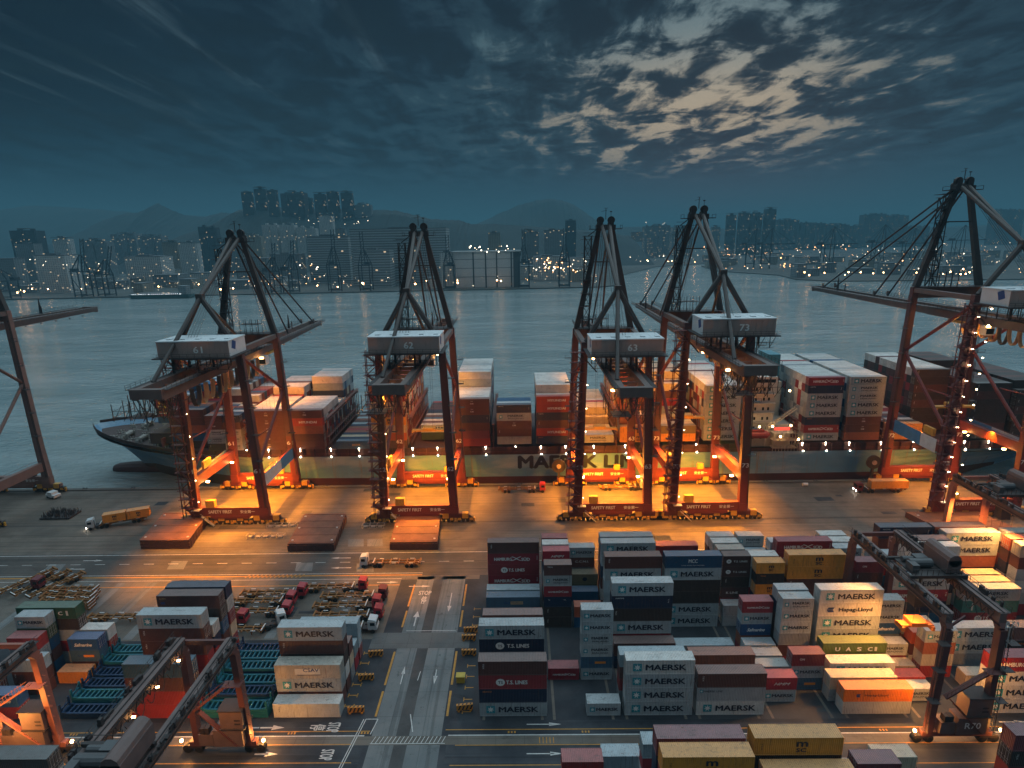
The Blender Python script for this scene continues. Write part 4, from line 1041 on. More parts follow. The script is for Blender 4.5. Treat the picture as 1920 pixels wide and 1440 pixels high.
quay_crane(137.0, '72', 60.6, 67.0, 99.3, 274, 'tallest quay crane numbered 72, white lamps up its stair tower', .45, reel=True, trolley_y=2, half=11.8, hx=(-11.5, 7.5), portal_z=(19.8, 23.6), stairlamps=True, banner=True)
quay_crane(-177.0, '', 59.6, 64.0, 98.0, 243, 'unlit quay crane cut off by the left picture edge', 0, trolley_y=-20, festoon=False, portal_z=(8.8, 12.), stay=212)

# ------------------------------------------------------------------ yard cranes (rubber tyred gantries)
YRED = mat('yard_crane_red', (.115, .042, .038), .5, var=.22, vs=.5, stain=.3)
YSAL = mat('yard_crane_salmon', (.33, .12, .085), .5, var=.2, vs=.5, stain=.2)
BRK = mat('machinery_brown', (.14, .092, .085), .6, var=.25, vs=.6, stain=.3)
def yard_crane(x0, wd, y0, y1, zt, num, label, legm, trolley, lit=True, power_end=0, spread=-11):
    """x0 left portal, wd portal spacing, y0 near end, y1 far end"""
    R = empty('yard_gantry_crane', (x0+wd/2, (y0+y1)/2, 0)); tag(R, label, 'gantry crane', 'yellow-lit gantry cranes over the container blocks')
    h = wd/2; a = (y0-y1)/2; w = -a
    for sx in (-1, 1):
        g = MB(); g.box(sx*h-.55, a, zt-1.7, sx*h+.55, w, zt); g.box(sx*h-.75, a+.2, zt, sx*h+.75, w-.2, zt+.06)
        gg = g.build('girder', BRK, R)
        r = MB(); r.bar((sx*h, a, zt+.15), (sx*h, w, zt+.15), .14)
        for z in (.6, 1.1): r.bar((sx*(h+1.1), a, zt+z), (sx*(h+1.1), w, zt+z), .05)
        r.box(sx*(h+.85)-.35, a, zt-.05, sx*(h+.85)+.35, w, zt)
        y = a
        while y < w: r.bar((sx*(h+1.1), y, zt), (sx*(h+1.1), y, zt+1.1), .05); y += 1.8
        for k in range(16):
            y = a+1+k*(w-a-2)/16; r.bar((sx*(h-.8), y, zt-.6), (sx*(h-.8), y+.7, zt-1.9), .12); r.bar((sx*(h-.8), y+.7, zt-1.9), (sx*(h-.8), y+1.3, zt-.6), .12)
        for k in range(26):
            y = random.uniform(a+1, w-1); q_ = random.uniform(.2, .7); r.box(sx*(h+.9)-q_/2, y, zt, sx*(h+.9)+q_/2, y+random.uniform(.3, 1.2), zt+random.uniform(.3, 1.1))
        r.bar((sx*(h-.75), a+1, zt-.4), (sx*(h-.75), w-1, zt-.4), .18); r.bar((sx*(h+.7), a+1, zt-1.2), (sx*(h+.7), w-1, zt-1.2), .14)
        for k in range(10): y = a+2+k*(w-a-4)/10; r.path([(sx*(h-1.4), y+.25*j, zt-1.2-1.5*math.sin(math.pi*j/8)) for j in range(9)], .06, 4)
        r.build('walkway', DRK, gg)
        for y in (a, w):
            sy = 1 if y > 0 else -1
            l = MB(); l.bar((sx*(h+.35), y+sy*.2, 1.9), (sx*h, y, zt-2.8), .95, 1.15, 0, 1.05, 1.35); l.bar((sx*h, y, zt-2.8), (sx*h, y-sy*1.7, zt-.5), 1.05, 1.3)
            for z in range(4, int(zt)-3, 2): l.bar((sx*(h+.3)+.55, y-.5, z), (sx*(h+.3)+1.0, y-.5, z), .05)
            ll = l.build('leg', legm, R)
            if num and y < 0 and sx > 0: link('lettering', text_mesh(num, 2.0, 1.1, WH, .03), ll, (sx*h+1.0, y-.75, zt-1.6))
    for y in (a, w):
        sy = 1 if y > 0 else -1
        s = MB(); s.box(-h-1.6, y+sy*.2-.5, 1.4, h+1.6, y+sy*.2+.5, 2.3); s.build('sill_beam', legm, R)
        for x in (-h-1.2, h+1.2):
            b = MB(); b.box(x-1.5, y+sy*.2-.45, .9, x+1.5, y+sy*.2+.45, 1.5); b = b.build('bogie', DRK, R)
            for dx_ in (-1.0, 1.0):
                wv = MB(); wv.tube((0, -.42, 0), (0, .42, 0), .78, 14); wv.tube((0, -.5, 0), (0, .5, 0), .3, 8); wv.build('tyre', mat('rubber', (.012, .012, .012), .8), b, (x+dx_, y+sy*.2, .78))
            hd = MB(); hd.ball((0, 0, 0), .3); hd.build('head_lamp', emit('amber_lamp', (1., .48, .16), 30.) if lit else DRK, R, (x+(1.7 if x > 0 else -1.7), y+sy*.2-.5, 2.6))
    # power pack and cabinets on the near sill
    y = a if not power_end else w
    p = MB(); p.box(-.8, y-1.4, 2.4, 4.1, y+.9, 5.6, 0); p.box(-3.4, y-1.2, 2.4, -1.0, y+.8, 4.6, 0)
    p.box(.6, y-1.2, 5.9, 4.4, y+1.4, 9.3, 0); p.box(.3, y-1.5, 5.7, 4.7, y+1.7, 5.9, 1); p.box(.4, y-1.4, 9.3, 4.6, y+1.6, 9.45, 1)
    for x in (-3.0, -2.2): p.box(x, y-1.25, 4.8, x+.7, y-.2, 5.9, 1)
    for z in (6.6, 7.3): p.box(3.0, y-1.22, z, 4.0, y-1.2, z+.3, 1)
    pk = p.build('power_pack', [BRK, DRK], R)
    if num: link('lettering', text_mesh(num, 2.6, 1.2, WH, .02), pk, (1.7, y-1.45, 4.2))
    st_ = MB()
    st_.bar((-h+.8, y-1.0, 9.5), (h-1.2, y-1.0, 14.5), .9, .25); st_.bar((-h+.8, y-1.5, 10.6), (h-1.2, y-1.5, 15.6), .07)
    st_.bar((h-1.0, y-1.2, 2.6), (-h+1.6, y-1.2, 9.3), .8, .22); st_.box(h-2.0, y-1.8, 14.4, h+1, y-.2, 14.5)
    for k in range(12): st_.bar((-h+.8+k*.6, y-1.5, 9.6+k*.42), (-h+.8+k*.6, y-1.5, 10.6+k*.42), .05)
    st_.build('access_stair', legm, R)
    # trolley
    for sx in (-1, 1):
        ld = MB()
        for yy in (-.3, .3): ld.bar((sx*(h+1.25), a+yy-1.0, 2.5), (sx*(h+.9), a+yy-.6, zt-2), .08)
        for k in range(int(zt*1.2)): ld.bar((sx*(h+1.23)-.012*k*sx, a-1.25, 2.8+k*.78), (sx*(h+1.23)-.012*k*sx, a-.65, 2.8+k*.78), .06)
        for z in (9, 15, 20): ld.box(sx*(h+1.2)-.8, a-2., z, sx*(h+1.2)+.8, a-.5, z+.08); ld.bar((sx*(h+1.2)-.8, a-2., z+1), (sx*(h+1.2)+.8, a-2., z+1), .06)
        ld.build('leg_ladder', DRK, R)
    cr_ = MB(); cr_.bar((-h, a, zt-2.6), (-h+2.5, a, zt-.4), .3); cr_.bar((h, a, zt-2.6), (h-2.5, a, zt-.4), .3); cr_.bar((-h, w, zt-.9), (h, w, zt-.9), .5, .8); cr_.build('end_tie', legm, R)
    t_ = MB(); ty = a+trolley*(w-a)
    t_.box(-h-.5, ty-3.4, zt+.35, h+.5, ty-2.9, zt+.9); t_.box(-h-.5, ty+2.9, zt+.35, h+.5, ty+3.4, zt+.9); t_.box(-h+.6, ty-2.9, zt+.5, h-.6, ty+2.9, zt+.7)
    for k in range(9): t_.bar((-h+.6+k*1.0, ty-3.2, zt+.9), (-h+.6+k*1.0, ty-3.2, zt+2.0), .07)
    t_.bar((-h, ty-3.2, zt+2.0), (h, ty-3.2, zt+2.0), .07); t_.bar((-h, ty+3.2, zt+2.0), (h, ty+3.2, zt+2.0), .07)
    T = t_.build('trolley', DRK, R)
    m_ = MB(); m_.box(h-2.2, ty-2.6, zt+.9, h+.2, ty+3.8, zt+3.3); m_.tube((h-1, ty-2.6, zt+3.2), (h-1, ty+3.8, zt+3.2), 1.15, 10); m_.build('winch_house', BRK, T)
    d_ = MB(); d_.tube((-3, ty, zt+1.5), (1, ty, zt+1.5), .8, 12); d_.tube((-3, ty+1.9, zt+1.2), (-1, ty+1.9, zt+1.2), .5, 10); d_.box(-1, ty+1, zt+.8, 1.2, ty+2.6, zt+1.9); d_.box(-h+.8, ty-2, zt+.8, -h+2, ty, zt+2.1); d_.build('winch_drum', mat('drum_grey', (.08, .08, .085), .5), T)
    c_ = MB(); c_.box(-h+.9, ty-3.6, zt-5.2, -h+3.1, ty-1.6, zt-2.6); c_.bar((-h+2, ty-2.6, zt-2.6), (-h+2, ty-2.6, zt+.5), .3); c_.build('driver_cab', [DRK], T)
    e_ = MB(); e_.box(-3, ty-.8, zt+spread-.4, 3, ty+.8, zt+spread)
    for x in (-3, 2.5): e_.box(x, ty-1.2, zt+spread-1.0, x+.5, ty+1.2, zt+spread-.2)
    e_.box(-1.5, ty-1.3, zt+spread, 1.5, ty+1.3, zt+spread+.8); e_.build('spreader', mat('spreader_orange', (.42, .13, .02), .6, var=.3), T)
    q_ = MB()
    for x in (-1.3, 1.3):
        for yy in (-2, 2): q_.tube((x, ty+yy, zt+.4), (x, ty+yy*.5, zt+spread+.7), .035, 3)
    q_.build('hoist_rope', DRK, T)
    if lit:
        am = emit('amber_lamp', (1., .48, .16), 30.)
        for k in range(5): lamp(R, (-h+.9, a+3+k*(w-a-6)/4, zt-2.0), am, .22)
    return R
r70 = yard_crane(68.9, 8.6, 84.2, 112.2, 24.6, 'R70', 'gantry crane marked R70 straddling the right container block', YRED, .46)
SO2 = (1., .40, .085)
spot(r70, (-2.5, -1.5, 21.5), (-9, -9, 0), 42000, 125, .9, SO2); spot(r70, (-6.5, 3, 22), (-12, 2, 10), 5000, 120, .9, SO2)
spot(r70, (5.6, -13, 12), (9, -6, 6), 4500, 130, .9, SO2); point(r70, (-6.6, -15.0, 2.6), 700, SO2); point(r70, (6.8, -15.4, 2.6), 700, SO2); point(r70, (-3, -10.5, 7), 1600, SO2)
r3 = yard_crane(109.0, 9.0, 111.4, 139.6, 25.0, '', 'gantry crane over the quayside block at the right picture edge', YSAL, .62, spread=-12)
spot(r3, (-2, 8, 20), (-4, 14, 0), 50000, 130, .9, SO2); spot(r3, (-5, -4, 23), (-12, -6, 4), 40000, 125, .9, SO2)
la_ = yard_crane(-55.4, 8.2, 54.0, 82.6, 22.6, '', 'gantry crane with twin dark girders running to the bottom left', YRED, .14, power_end=1)
point(la_, (6.4, 15.2, 2.8), 1300, SO2); point(la_, (-6.6, 15.4, 2.8), 1100, SO2); spot(la_, (0, 5, 18), (2, 12, 0), 9000, 110, .9, SO2)
lb_ = yard_crane(-89.6, 9.6, 54.0, 82.6, 22.2, '', 'gantry crane with salmon legs and stair at the left picture edge', YSAL, .45, power_end=1)
point(lb_, (0, 9.8, 8), 3000, SO2); point(lb_, (-3.5, 16.8, 3.5), 500, SO2)
spot(lb_, (1.5, 4, 20.), (3, 13, 8), 12000, 100, .9, SO2)

# ------------------------------------------------------------------ trucks and trailers
TYR = mat('rubber', (.012, .012, .012), .8)
CHS = mat('chassis_ochre', (.24, .105, .025), .6, var=.35, vs=1.5, stain=.4); CW2 = mat('cab_white', (.55, .57, .58), .4, var=.1); CRD = mat('cab_red', (.34, .025, .035), .4, var=.12)
CMR = mat('cab_maroon', (.12, .014, .02), .4, var=.15)
TK = {}
def tractor_parts(m):
    k = m.name
    if k in TK: return TK[k]
    c = MB(); c.box(-1.2, 0, .9, 1.2, 1.9, 3.0); c.bar((0, .15, 3.0), (0, 1.8, 3.25), 2.2, .35); c.box(-1.15, -.08, 1.0, 1.15, 0, 1.6); c.box(-1.45, .1, 2.0, -1.25, .2, 2.7); c.box(1.25, .1, 2.0, 1.45, .2, 2.7)
    g = MB(); g.box(-1.08, -.03, 1.95, 1.08, 0, 2.85); g.box(-1.23, .35, 1.95, -1.2, 1.4, 2.7); g.box(1.2, .35, 1.95, 1.23, 1.4, 2.7)
    f = MB(); f.box(-.5, .5, .7, .5, 6.0, 1.05); f.box(-.9, 3.6, 1.05, .9, 5.0, 1.2); f.box(-1.1, 2.0, .6, -.6, 3.2, 1.2); f.box(.6, 2.0, .6, 1.1, 3.0, 1.2); f.tube((.9, 2.1, 1.0), (.9, 2.1, 3.1), .09, 6)
    w = MB(); w.tube((-.16, 0, 0), (.16, 0, 0), .52, 12); w.tube((-.19, 0, 0), (.19, 0, 0), .24, 8)
    TK[k] = (c.mesh('cab', [m]), g.mesh('windscreen', [gl_()]), f.mesh('frame', [DRK]), w.mesh('wheel', [TYR])); return TK[k]
def tractor(loc, rz, m, label, lights=False, parent=None):
    c, g, f, w = tractor_parts(m); o = empty('terminal_tractor', loc, rz); tag(o, label, 'truck', 'terminal trucks')
    cb = link('cab', c, o); link('windscreen', g, cb); link('frame', f, o)
    for x in (-1.05, 1.05):
        for y in (.9, 3.9, 5.2): link('wheel', w, o, (x, y, .52))
    if lights:
        for x in (-.85, .85): b = MB(); b.ball((0, 0, 0), .17); b.build('headlight', emit('headlight', (1., .9, .75), 40.), o, (x, -.12, .85))
    return o
def chassis(loc, rz, label, o=None, L=12.6):
    if 'ch' not in TK:
        f = MB()
        for x in (-.55, .55): f.box(x-.1, 0, 1.0, x+.1, L, 1.35)
        for y in [0, 2.2, 4.4, 6.6, 8.8, 10.8, L-.3]: f.box(-1.2, y, 1.1, 1.2, y+.25, 1.42)
        for y in (0, L-.35): f.box(-1.25, y, 1.05, 1.25, y+.35, 1.55)
        for y in (.4, 3.0, 5.8, 8.4, 11.6):
            for x in (-1.15, 1.15): f.bar((x, y, 1.1), (x*.6, y+.9, 1.45), .14)
        f.box(-.9, 8.4, .5, .9, 11.6, .95); f.box(-.8, 2.4, .2, -.6, 2.6, 1.1); f.box(.6, 2.4, .2, .8, 2.6, 1.1)
        e = MB(); 
        for x in (-1.25, 1.05):
            for y in (1.4, 5.0, 9.6): e.box(x, y, 1.43, x+.2, y+1.1, 1.5)
        e.box(-1.25, -.02, 1.56, 1.25, .2, 1.66)
        w = MB(); w.tube((-.18, 0, 0), (.18, 0, 0), .5, 12); w.tube((-.2, 0, 0), (.2, 0, 0), .22, 8)
        TK['ch'] = (f.mesh('chassis_frame', [CHS]), e.mesh('guide_plate', [CW2]), w.mesh('wheel', [TYR]))
    f, e, w = TK['ch']
    if o is None: o = empty('container_chassis', loc, rz); tag(o, label, 'trailer', 'parked chassis trailers')
    link('chassis_frame', f, o); link('guide_plate', e, o)
    for x in (-1.0, 1.0):
        for y in (9.0, 10.3): link('wheel', w, o, (x, y, .5))
    return o
def rig(px, py, ang, m, label, cont=None, lights=False):
    """tractor nose at px,py heading along ang; trailer behind"""
    d = Vector((math.cos(ang), math.sin(ang), 0)); rz = ang+math.pi/2
    tractor((px, py, 0), rz, m, label+', tractor', lights)
    tx, ty = px-d.x*3.4, py-d.y*3.4; chassis((tx, ty, 0), rz, label+', trailer')
    if cont:
        for k, (lk, s0, L) in enumerate(cont):
            q = s0+L; o = container(0, 0, 0, L, ST, lk, label.replace('truck', 'trailer')+(f', box {k+1}' if len(cont) > 1 else ''), 'containers carried on trucks')
            n = Vector((d.y, -d.x, 0)) if d.x < 0 else Vector((-d.y, d.x, 0))
            # long side faces the camera
            if d.x < 0: o.location = (tx-d.x*(s0)-d.y*-WD/2*-1, ty-d.y*s0-WD/2*abs(d.x), 1.62); o.rotation_euler[2] = ang-math.pi
            else: o.location = (tx-d.x*(s0+L)+d.y*WD/2, ty-d.y*(s0+L)-d.x*WD/2, 1.62); o.rotation_euler[2] = ang
rig(-132.6, 163.5, math.radians(203), CW2, 'white-cab truck crossing the apron near crane 61', [('my', 1.0, 6.058), ('my', 7.4, 6.058)], True)
rig(-43.0, 141.3, math.pi, CW2, 'white-cab truck with an empty trailer on the quay road')
rig(111.6, 184.4, math.pi, CMR, 'dark red truck under crane 72', [('yl', 1.2, 12.192)], True)
rig(42.6, 188.5, 0, CW2, 'white-cab truck between the legs of crane 63')
rig(8.2, 187.6, 0, CRD, 'red-cab truck with empty trailer left of crane 63')
# parked rows left of the lane
for k, (cx, cy, m, nm) in enumerate(((-38.6, 130.2, CRD, 'crimson cab nearest the quay road'), (-32.8, 126.5, CMR, 'maroon cab beside the lane'), (-33.4, 122.6, CRD, 'red cab, third from the quay road'), (-32.1, 118.9, CRD, 'red cab beside the white cab'), (-32.4, 114.6, CW2, 'white cab nearest the camera'))):
    rig(cx, cy, math.radians(1), m, 'parked truck with '+nm+', right parking rank')
for k, (cx, cy, m, nm, an) in enumerate(((-52.9, 127.7, CRD, 'red cab nearest the quay road', 0), (-54.3, 124.4, CRD, 'red cab, second from the quay road', 0), (-53.8, 120.4, CRD, 'dark red cab beside the turning white cab', 0), (-54.2, 117.6, CW2, 'white cab turned at an angle', 32))):
    if an: tractor((cx, cy, 0), math.radians(an+90), m, 'parked tractor with '+nm+', left parking rank')
    else: rig(cx, cy, 0, m, 'parked truck with '+nm+', left parking rank')
tractor((-62.8, 117.4, 0), math.radians(90), CRD, 'bright red tractor beside the tall blue container stack')
chassis((-57.6, 113.8, 0), math.radians(90), 'empty chassis behind the red tractor, left parking rank')
tractor((-121.5, 131.9, 0), math.radians(90), CMR, 'dark maroon tractor at the left side of the quay road')
for k, (x, y, a) in enumerate(((-136, 128.5, 62), (-131.5, 127.5, 62), (-127, 126.5, 62))): chassis((x+6, y, 0), math.radians(a+90-180), 'empty chassis, '+['left', 'middle', 'right'][k]+' one of the angled row at the left edge')
for k, (x, y) in enumerate(((-104.5, 127.6), (-103.2, 125.0), (-102.0, 122.4), (-87.8, 118.6))):
    for z in range(3 if k < 3 else 1):
        chassis((x, y, .02+z*.75), math.radians(90), ['ochre chassis in the pile nearest the quay road', 'ochre chassis in the middle pile at left', 'ochre chassis in the pile behind the green container', 'lone ochre chassis left of the tall stack'][k]+([', bottom', ', middle', ', top'][z] if k < 3 else ''))

# hatch covers laid on the apron
RUS = mat('hatch_rust', (.19, .078, .045), .7, var=.45, vs=.3, rust=.6, stain=.7, bump=.4); RUSD = mat('hatch_side', (.075, .03, .026), .7, var=.3)
def hatch(x0, x1, y0, y1, z, h, label, slant=0.):
    o = empty('hatch_cover', ((x0+x1)/2, (y0+y1)/2, z)); tag(o, label, 'hatch cover', 'hatch covers laid on the quay'); a, b_ = (x1-x0)/2, (y1-y0)/2
    s = slant
    def q(x, y): return x-s*(y/b_)*1., y
    t_ = MB(); P0 = [q(-a, -b_), q(a, -b_), q(a, b_), q(-a, b_)]
    t_.poly([(p[0], p[1], h) for p in P0]); 
    for k in range(5): y = -b_+.6+k*(2*b_-1.2)/4; p, r = q(-a+.3, y), q(a-.3, y); t_.bar((p[0], p[1], h+.04), (r[0], r[1], h+.04), .12, .08)
    t_.build('top_plate', RUS, o)
    sd = MB()
    for i in range(4):
        p, r = P0[i], P0[(i+1) % 4]; sd.quad((p[0], p[1], .12), (r[0], r[1], .12), (r[0], r[1], h), (p[0], p[1], h)); n = 8
        for k in range(n): u = (k+.5)/n; x, y = p[0]+(r[0]-p[0])*u, p[1]+(r[1]-p[1])*u; sd.box(x-.09, y-.09, .0, x+.09, y+.09, h)
    sd.poly([(p[0], p[1], .12) for p in P0][::-1]); sd.build('side_plate', RUSD, o)
    c = MB()
    for sx in (-1, 1):
        for k in range(3):
            x, y = q(sx*a*.86, -b_*.8+k*b_*.8); c.box(x-.25, y-.25, h+.01, x+.25, y+.25, h+.14)
    c.build('container_socket', CW2, o)
for k in range(3): hatch(-110.2, -96.0, 151.2, 168.5, .05+k*.95, .9, 'rust orange hatch cover near crane 61, '+['bottom', 'middle', 'top'][k]+' of three', 1.6)
hatch(-66.6, -53.4, 149.0, 167.6, .05, 1.9, 'brown rusted hatch cover between cranes 61 and 62, lower slab', .9)
hatch(-66.5, -53.5, 149.1, 167.5, 1.97, .5, 'brown rusted hatch cover between cranes 61 and 62, upper slab', .9)
hatch(-37.7, -24.2, 149.2, 167.6, .05, 1.9, 'glowing orange hatch cover in front of crane 62, lower slab', .7)
hatch(-37.6, -24.3, 149.3, 167.5, 1.97, .5, 'glowing orange hatch cover in front of crane 62, upper slab', .7)
hatch(119.5, 141, 141.0, 165.5, .05, 1.9, 'wide orange hatch cover beyond the right container block', 3.2)

def cage(x, y, n, label):
    b = MB(); L = 2.2*n
    for z in (0.1, 1.0):
        for yy in (0, 1.6): b.bar((0, yy, z), (L, yy, z), .09)
    for k in range(n+1):
        for yy in (0, 1.6): b.bar((k*2.2, yy, 0), (k*2.2, yy, 1.0), .09)
        b.bar((k*2.2, 0, 1.0), (k*2.2, 1.6, 1.0), .09)
    for k in range(n): b.bar((k*2.2, 0, .1), ((k+1)*2.2, 1.6, .1), .07); b.box(k*2.2+.4, .3, .1, k*2.2+1.5, 1.2, .5)
    o = b.build('lashing_cage', mat('cage_grey', (.36, .34, .32), .5, var=.3), None, (x, y, .02)); tag(o, label, 'steel cage', 'lashing gear cages on the apron')
cage(-80.8, 156.6, 3, 'long pale lashing cage left of the brown hatch cover'); cage(-74.2, 156.6, 2, 'short lashing cage touching the brown hatch cover')
cage(-77.5, 163.0, 3, 'pale lashing cage nearer the crane 61 wheels'); cage(-71.0, 163.4, 2, 'small lashing cage behind the brown hatch cover'); cage(-48.2, 162.2, 3, 'lone lashing cage between brown and orange hatch covers')
b = MB()
for k in range(220): x, y = random.uniform(0, 9.5), random.uniform(0, 5.5); b.bar((x, y, 0), (x+random.uniform(-.5, .5), y+random.uniform(-.5, .5), random.uniform(1., 1.9)), .11)
b.box(0, 0, 0, 9.5, 5.5, .5)
tag(b.build('lashing_bar_rack', DRK, None, (-153, 170.3, .02)), 'dark bristling rack of upright lashing bars at far left', 'bar rack')

def barrier(x, y, rz, label):
    o = empty('barrier', (x, y, 0), rz); tag(o, label, 'barrier', 'orange and black barriers beside the lane')
    b = MB(); b.box(-1.5, -.25, .25, 1.5, .25, 1.3); b.box(-1.3, -.4, 0, -.9, .4, .25); b.box(.9, -.4, 0, 1.3, .4, .25); b.build('board', mat('barrier_orange', (.60, .24, .03), .5, var=.15), o)
    s = MB()
    for k in range(4): x0 = -1.3+k*.72; s.poly([(x0, -.262, .3), (x0+.32, -.262, .3), (x0+.72, -.262, 1.28), (x0+.40, -.262, 1.28)]); s.poly([(x0, -.2, 1.31), (x0+.32, -.2, 1.31), (x0+.5, .2, 1.31), (x0+.2, .2, 1.31)])
    s.build('black_stripe', DKG, o)
for i, (x, y, s_) in enumerate(((-30.9, 106.2, 'left of lane, farthest'), (-31.2, 99.3, 'left of lane, middle'), (-31.0, 91.0, 'left of lane, nearest'), (-11.6, 113.6, 'right of lane, farthest'), (-11.4, 106.3, 'right of lane, second from the quay'), (-11.8, 111.0, 'right of lane beside the paving joint'), (-11.0, 91.4, 'right of lane, nearest'))):
    barrier(x, y, random.uniform(-.15, .15), 'striped orange and black barrier, '+s_)
b = MB(); b.box(-.8, -.6, 0, .8, .6, 1.3); b.box(-.9, -.7, 1.3, .9, .7, 1.45); tag(b.build('equipment_box', mat('box_yellow', (.5, .36, .05), .5), None, (-12.4, 98.8, 0)), 'small yellow equipment box right of the lane', 'box')
b = MB(); b.box(-1.2, -2.2, .5, 1.2, 2.2, 1.4); b.box(-1.1, -.9, 1.4, 1.1, 1.5, 2.2); 
o = b.build('pickup_van', CW2, None, (-161.4, 187.2, 0)); tag(o, 'small white van parked by the leftmost crane foot', 'van'); o.rotation_euler[2] = 1.2
for x in (-1.1, 1.1):
    for y in (-1.4, 1.4): w = MB(); w.tube((-.12, 0, 0), (.12, 0, 0), .42, 10); w.build('wheel', TYR, o, (x, y, .42))
w = MB(); w.box(-1.0, 1.5, 1.5, 1.0, 1.53, 2.1); w.build('windscreen', gl_(), o)
b = MB(); b.tube((0, 0, .6), (1.6, 0, .6), .6, 8); tag(b.build('white_bag', CW2, None, (96.7, 189.6, 0)), 'white bundle on the apron near the quay edge', 'bundle')
for k in range(46):
    x = -190+k*8.6
    b = MB(); b.tube((0, -.2, 0), (0, .5, .45), .3, 8); b.tube((1., -.2, 0), (1., .5, .45), .3, 8); b.box(-.4, -.4, 0, 1.4, .3, .12)
    if k % 2 == 0: tag(b.build('quay_bollard', DRK, None, (x, 193.4, .02)), 'black iron mooring bollard on the quay edge', 'bollard', 'mooring bollards along the quay edge')

# ------------------------------------------------------------------ ground, quay, paint
def ground_mat(name, c1, c2, sc, rough=.75, tracks=False, ytr=False, stains=.5, joints=0., spec=.35):
    M = D.materials.new(name); M.use_nodes = True; MAT[name] = M; t = NT(M.node_tree); b = t.N['Principled BSDF']
    tc = t.n('ShaderNodeTexCoord').outputs['Object']
    c = t.mix(t.mr(t.noise(tc, sc, 8, .62), .35, .65), c1, c2)
    c = t.mix(t.math('MULTIPLY', t.mr(t.noise(t.mapping(tc, (1, 1.7, 1)), sc*2.7, 7, .7, .4), .55, .70), stains), c, tuple(v*.45 for v in c1))
    if tracks:
        w = t.noise(t.mapping(tc, (.012, 1.1, 1)), .8, 5, .65)
        c = t.mix(t.math('MULTIPLY', t.mr(w, .50, .64), .55), c, tuple(v*.45 for v in c1))
        w = t.noise(t.mapping(tc, (.02, 2.3, 1), (0, 0, 0), (9, 4, 0)), .9, 4, .6)
        c = t.mix(t.math('MULTIPLY', t.mr(w, .56, .66), .35), c, tuple(v*1.6 for v in c2))
    if ytr:
        w = t.noise(t.mapping(tc, (1.0, .02, 1)), .9, 5, .65); c = t.mix(t.math('MULTIPLY', t.mr(w, .48, .64), .55), c, tuple(v*.5 for v in c1))
        w = t.noise(t.mapping(tc, (1, .6, 1)), .7, 6, .7); c = t.mix(t.math('MULTIPLY', t.mr(w, .60, .66), .6), c, tuple(v*.35 for v in c1))
    if joints:
        br = t.n('ShaderNodeTexBrick'); br.offset = 0; t.put(br.inputs['Vector'], tc); br.inputs['Scale'].default_value = 1.; br.inputs['Mortar Size'].default_value = .05
        br.inputs['Brick Width'].default_value = joints; br.inputs['Row Height'].default_value = joints; br.inputs['Color1'].default_value = (1, 1, 1, 1); br.inputs['Color2'].default_value = (.82, .82, .82, 1); br.inputs['Mortar'].default_value = (.4, .4, .4, 1)
        c = t.mix(.6, c, br.outputs[0], 'MULTIPLY')
    t.put(b.inputs['Base Color'], c); b.inputs['Roughness'].default_value = rough
    t.put(b.inputs['Roughness'], t.mr(t.noise(tc, sc*1.3, 5, .6), .3, .7, rough-.25, rough+.1)); b.inputs['Specular IOR Level'].default_value = spec
    bn = t.n('ShaderNodeBump'); bn.inputs['Strength'].default_value = .25; bn.inputs['Distance'].default_value = .05; t.put(bn.inputs['Height'], t.noise(tc, 3., 6, .7)); t.L.new(bn.outputs[0], b.inputs['Normal'])
    return M
def sheet(name, x0, y0, x1, y1, z, m):
    b = MB(); b.quad((x0, y0, z), (x1, y0, z), (x1, y1, z), (x0, y1, z)); return tag(b.build(name, m), kind='structure')
def strip(name, pts, z, m):
    b = MB(); b.poly([(x, y, z) for x, y in pts]); return tag(b.build(name, m), kind='structure')
GA = ground_mat('yard_asphalt', (.017, .020, .027), (.036, .040, .048), .07)
GB = ground_mat('apron_concrete', (.085, .070, .058), (.155, .128, .105), .05, tracks=True)
GC = ground_mat('lane_concrete', (.13, .14, .145), (.185, .19, .19), .09, joints=6., ytr=True)
GD = ground_mat('road_asphalt', (.048, .043, .040), (.085, .075, .068), .05, tracks=True)
GE = ground_mat('dark_asphalt', (.020, .024, .032), (.040, .044, .052), .12, tracks=True)
GF2 = ground_mat('cross_concrete', (.085, .088, .09), (.12, .122, .122), .1, joints=5.)
GCC = ground_mat('lane_centre_asphalt', (.045, .043, .044), (.068, .066, .066), .12)
GF = ground_mat('bay_concrete', (.095, .083, .072), (.155, .135, .115), .08, joints=5.)
b = MB(); b.box(-900, -80, -8, 900, 194.2, 0); tag(b.build('ground', GA), kind='structure')
sheet('apron', -900, 149, 900, 192.6, .004, GB)
b = MB(); b.box(-900, 192.6, 0, 900, 194.2, .28); tag(b.build('quay_kerb', mat('kerb_concrete', (.09, .08, .072), .8, var=.3, vs=.3)), kind='structure')
sheet('quay_road', -900, 136.4, 900, 149, .008, GD)
sheet('road_margin', -900, 134.6, -11, 136.4, .012, GF)
sheet('road_margin', -900, 148.6, 60, 150.4, .012, GF)
sheet('parking_bay', -150, 111.5, -31, 134.6, .004, GF)
sheet('lane', -26.9, -70, -22.6, 135.9, .012, GC); sheet('lane', -20.3, -70, -14.6, 135.9, .012, GC)
sheet('lane_centre', -22.6, -70, -20.3, 135.9, .016, GCC)
sheet('cross_path', -33, 108.4, -11.6, 113.6, .020, GF2)
sheet('crane_runway', -400, 86.4, -27.8, 88.9, .006, GE); sheet('crane_runway', -13.5, 86.4, 400, 88.9, .006, GE)
sheet('runway_joint', -400, 83.7, 400, 85.6, .024, GF); sheet('crane_runway', -400, 79.0, -27.8, 83.6, .006, GE); sheet('crane_runway', -13.5, 79.0, 400, 83.6, .006, GE)
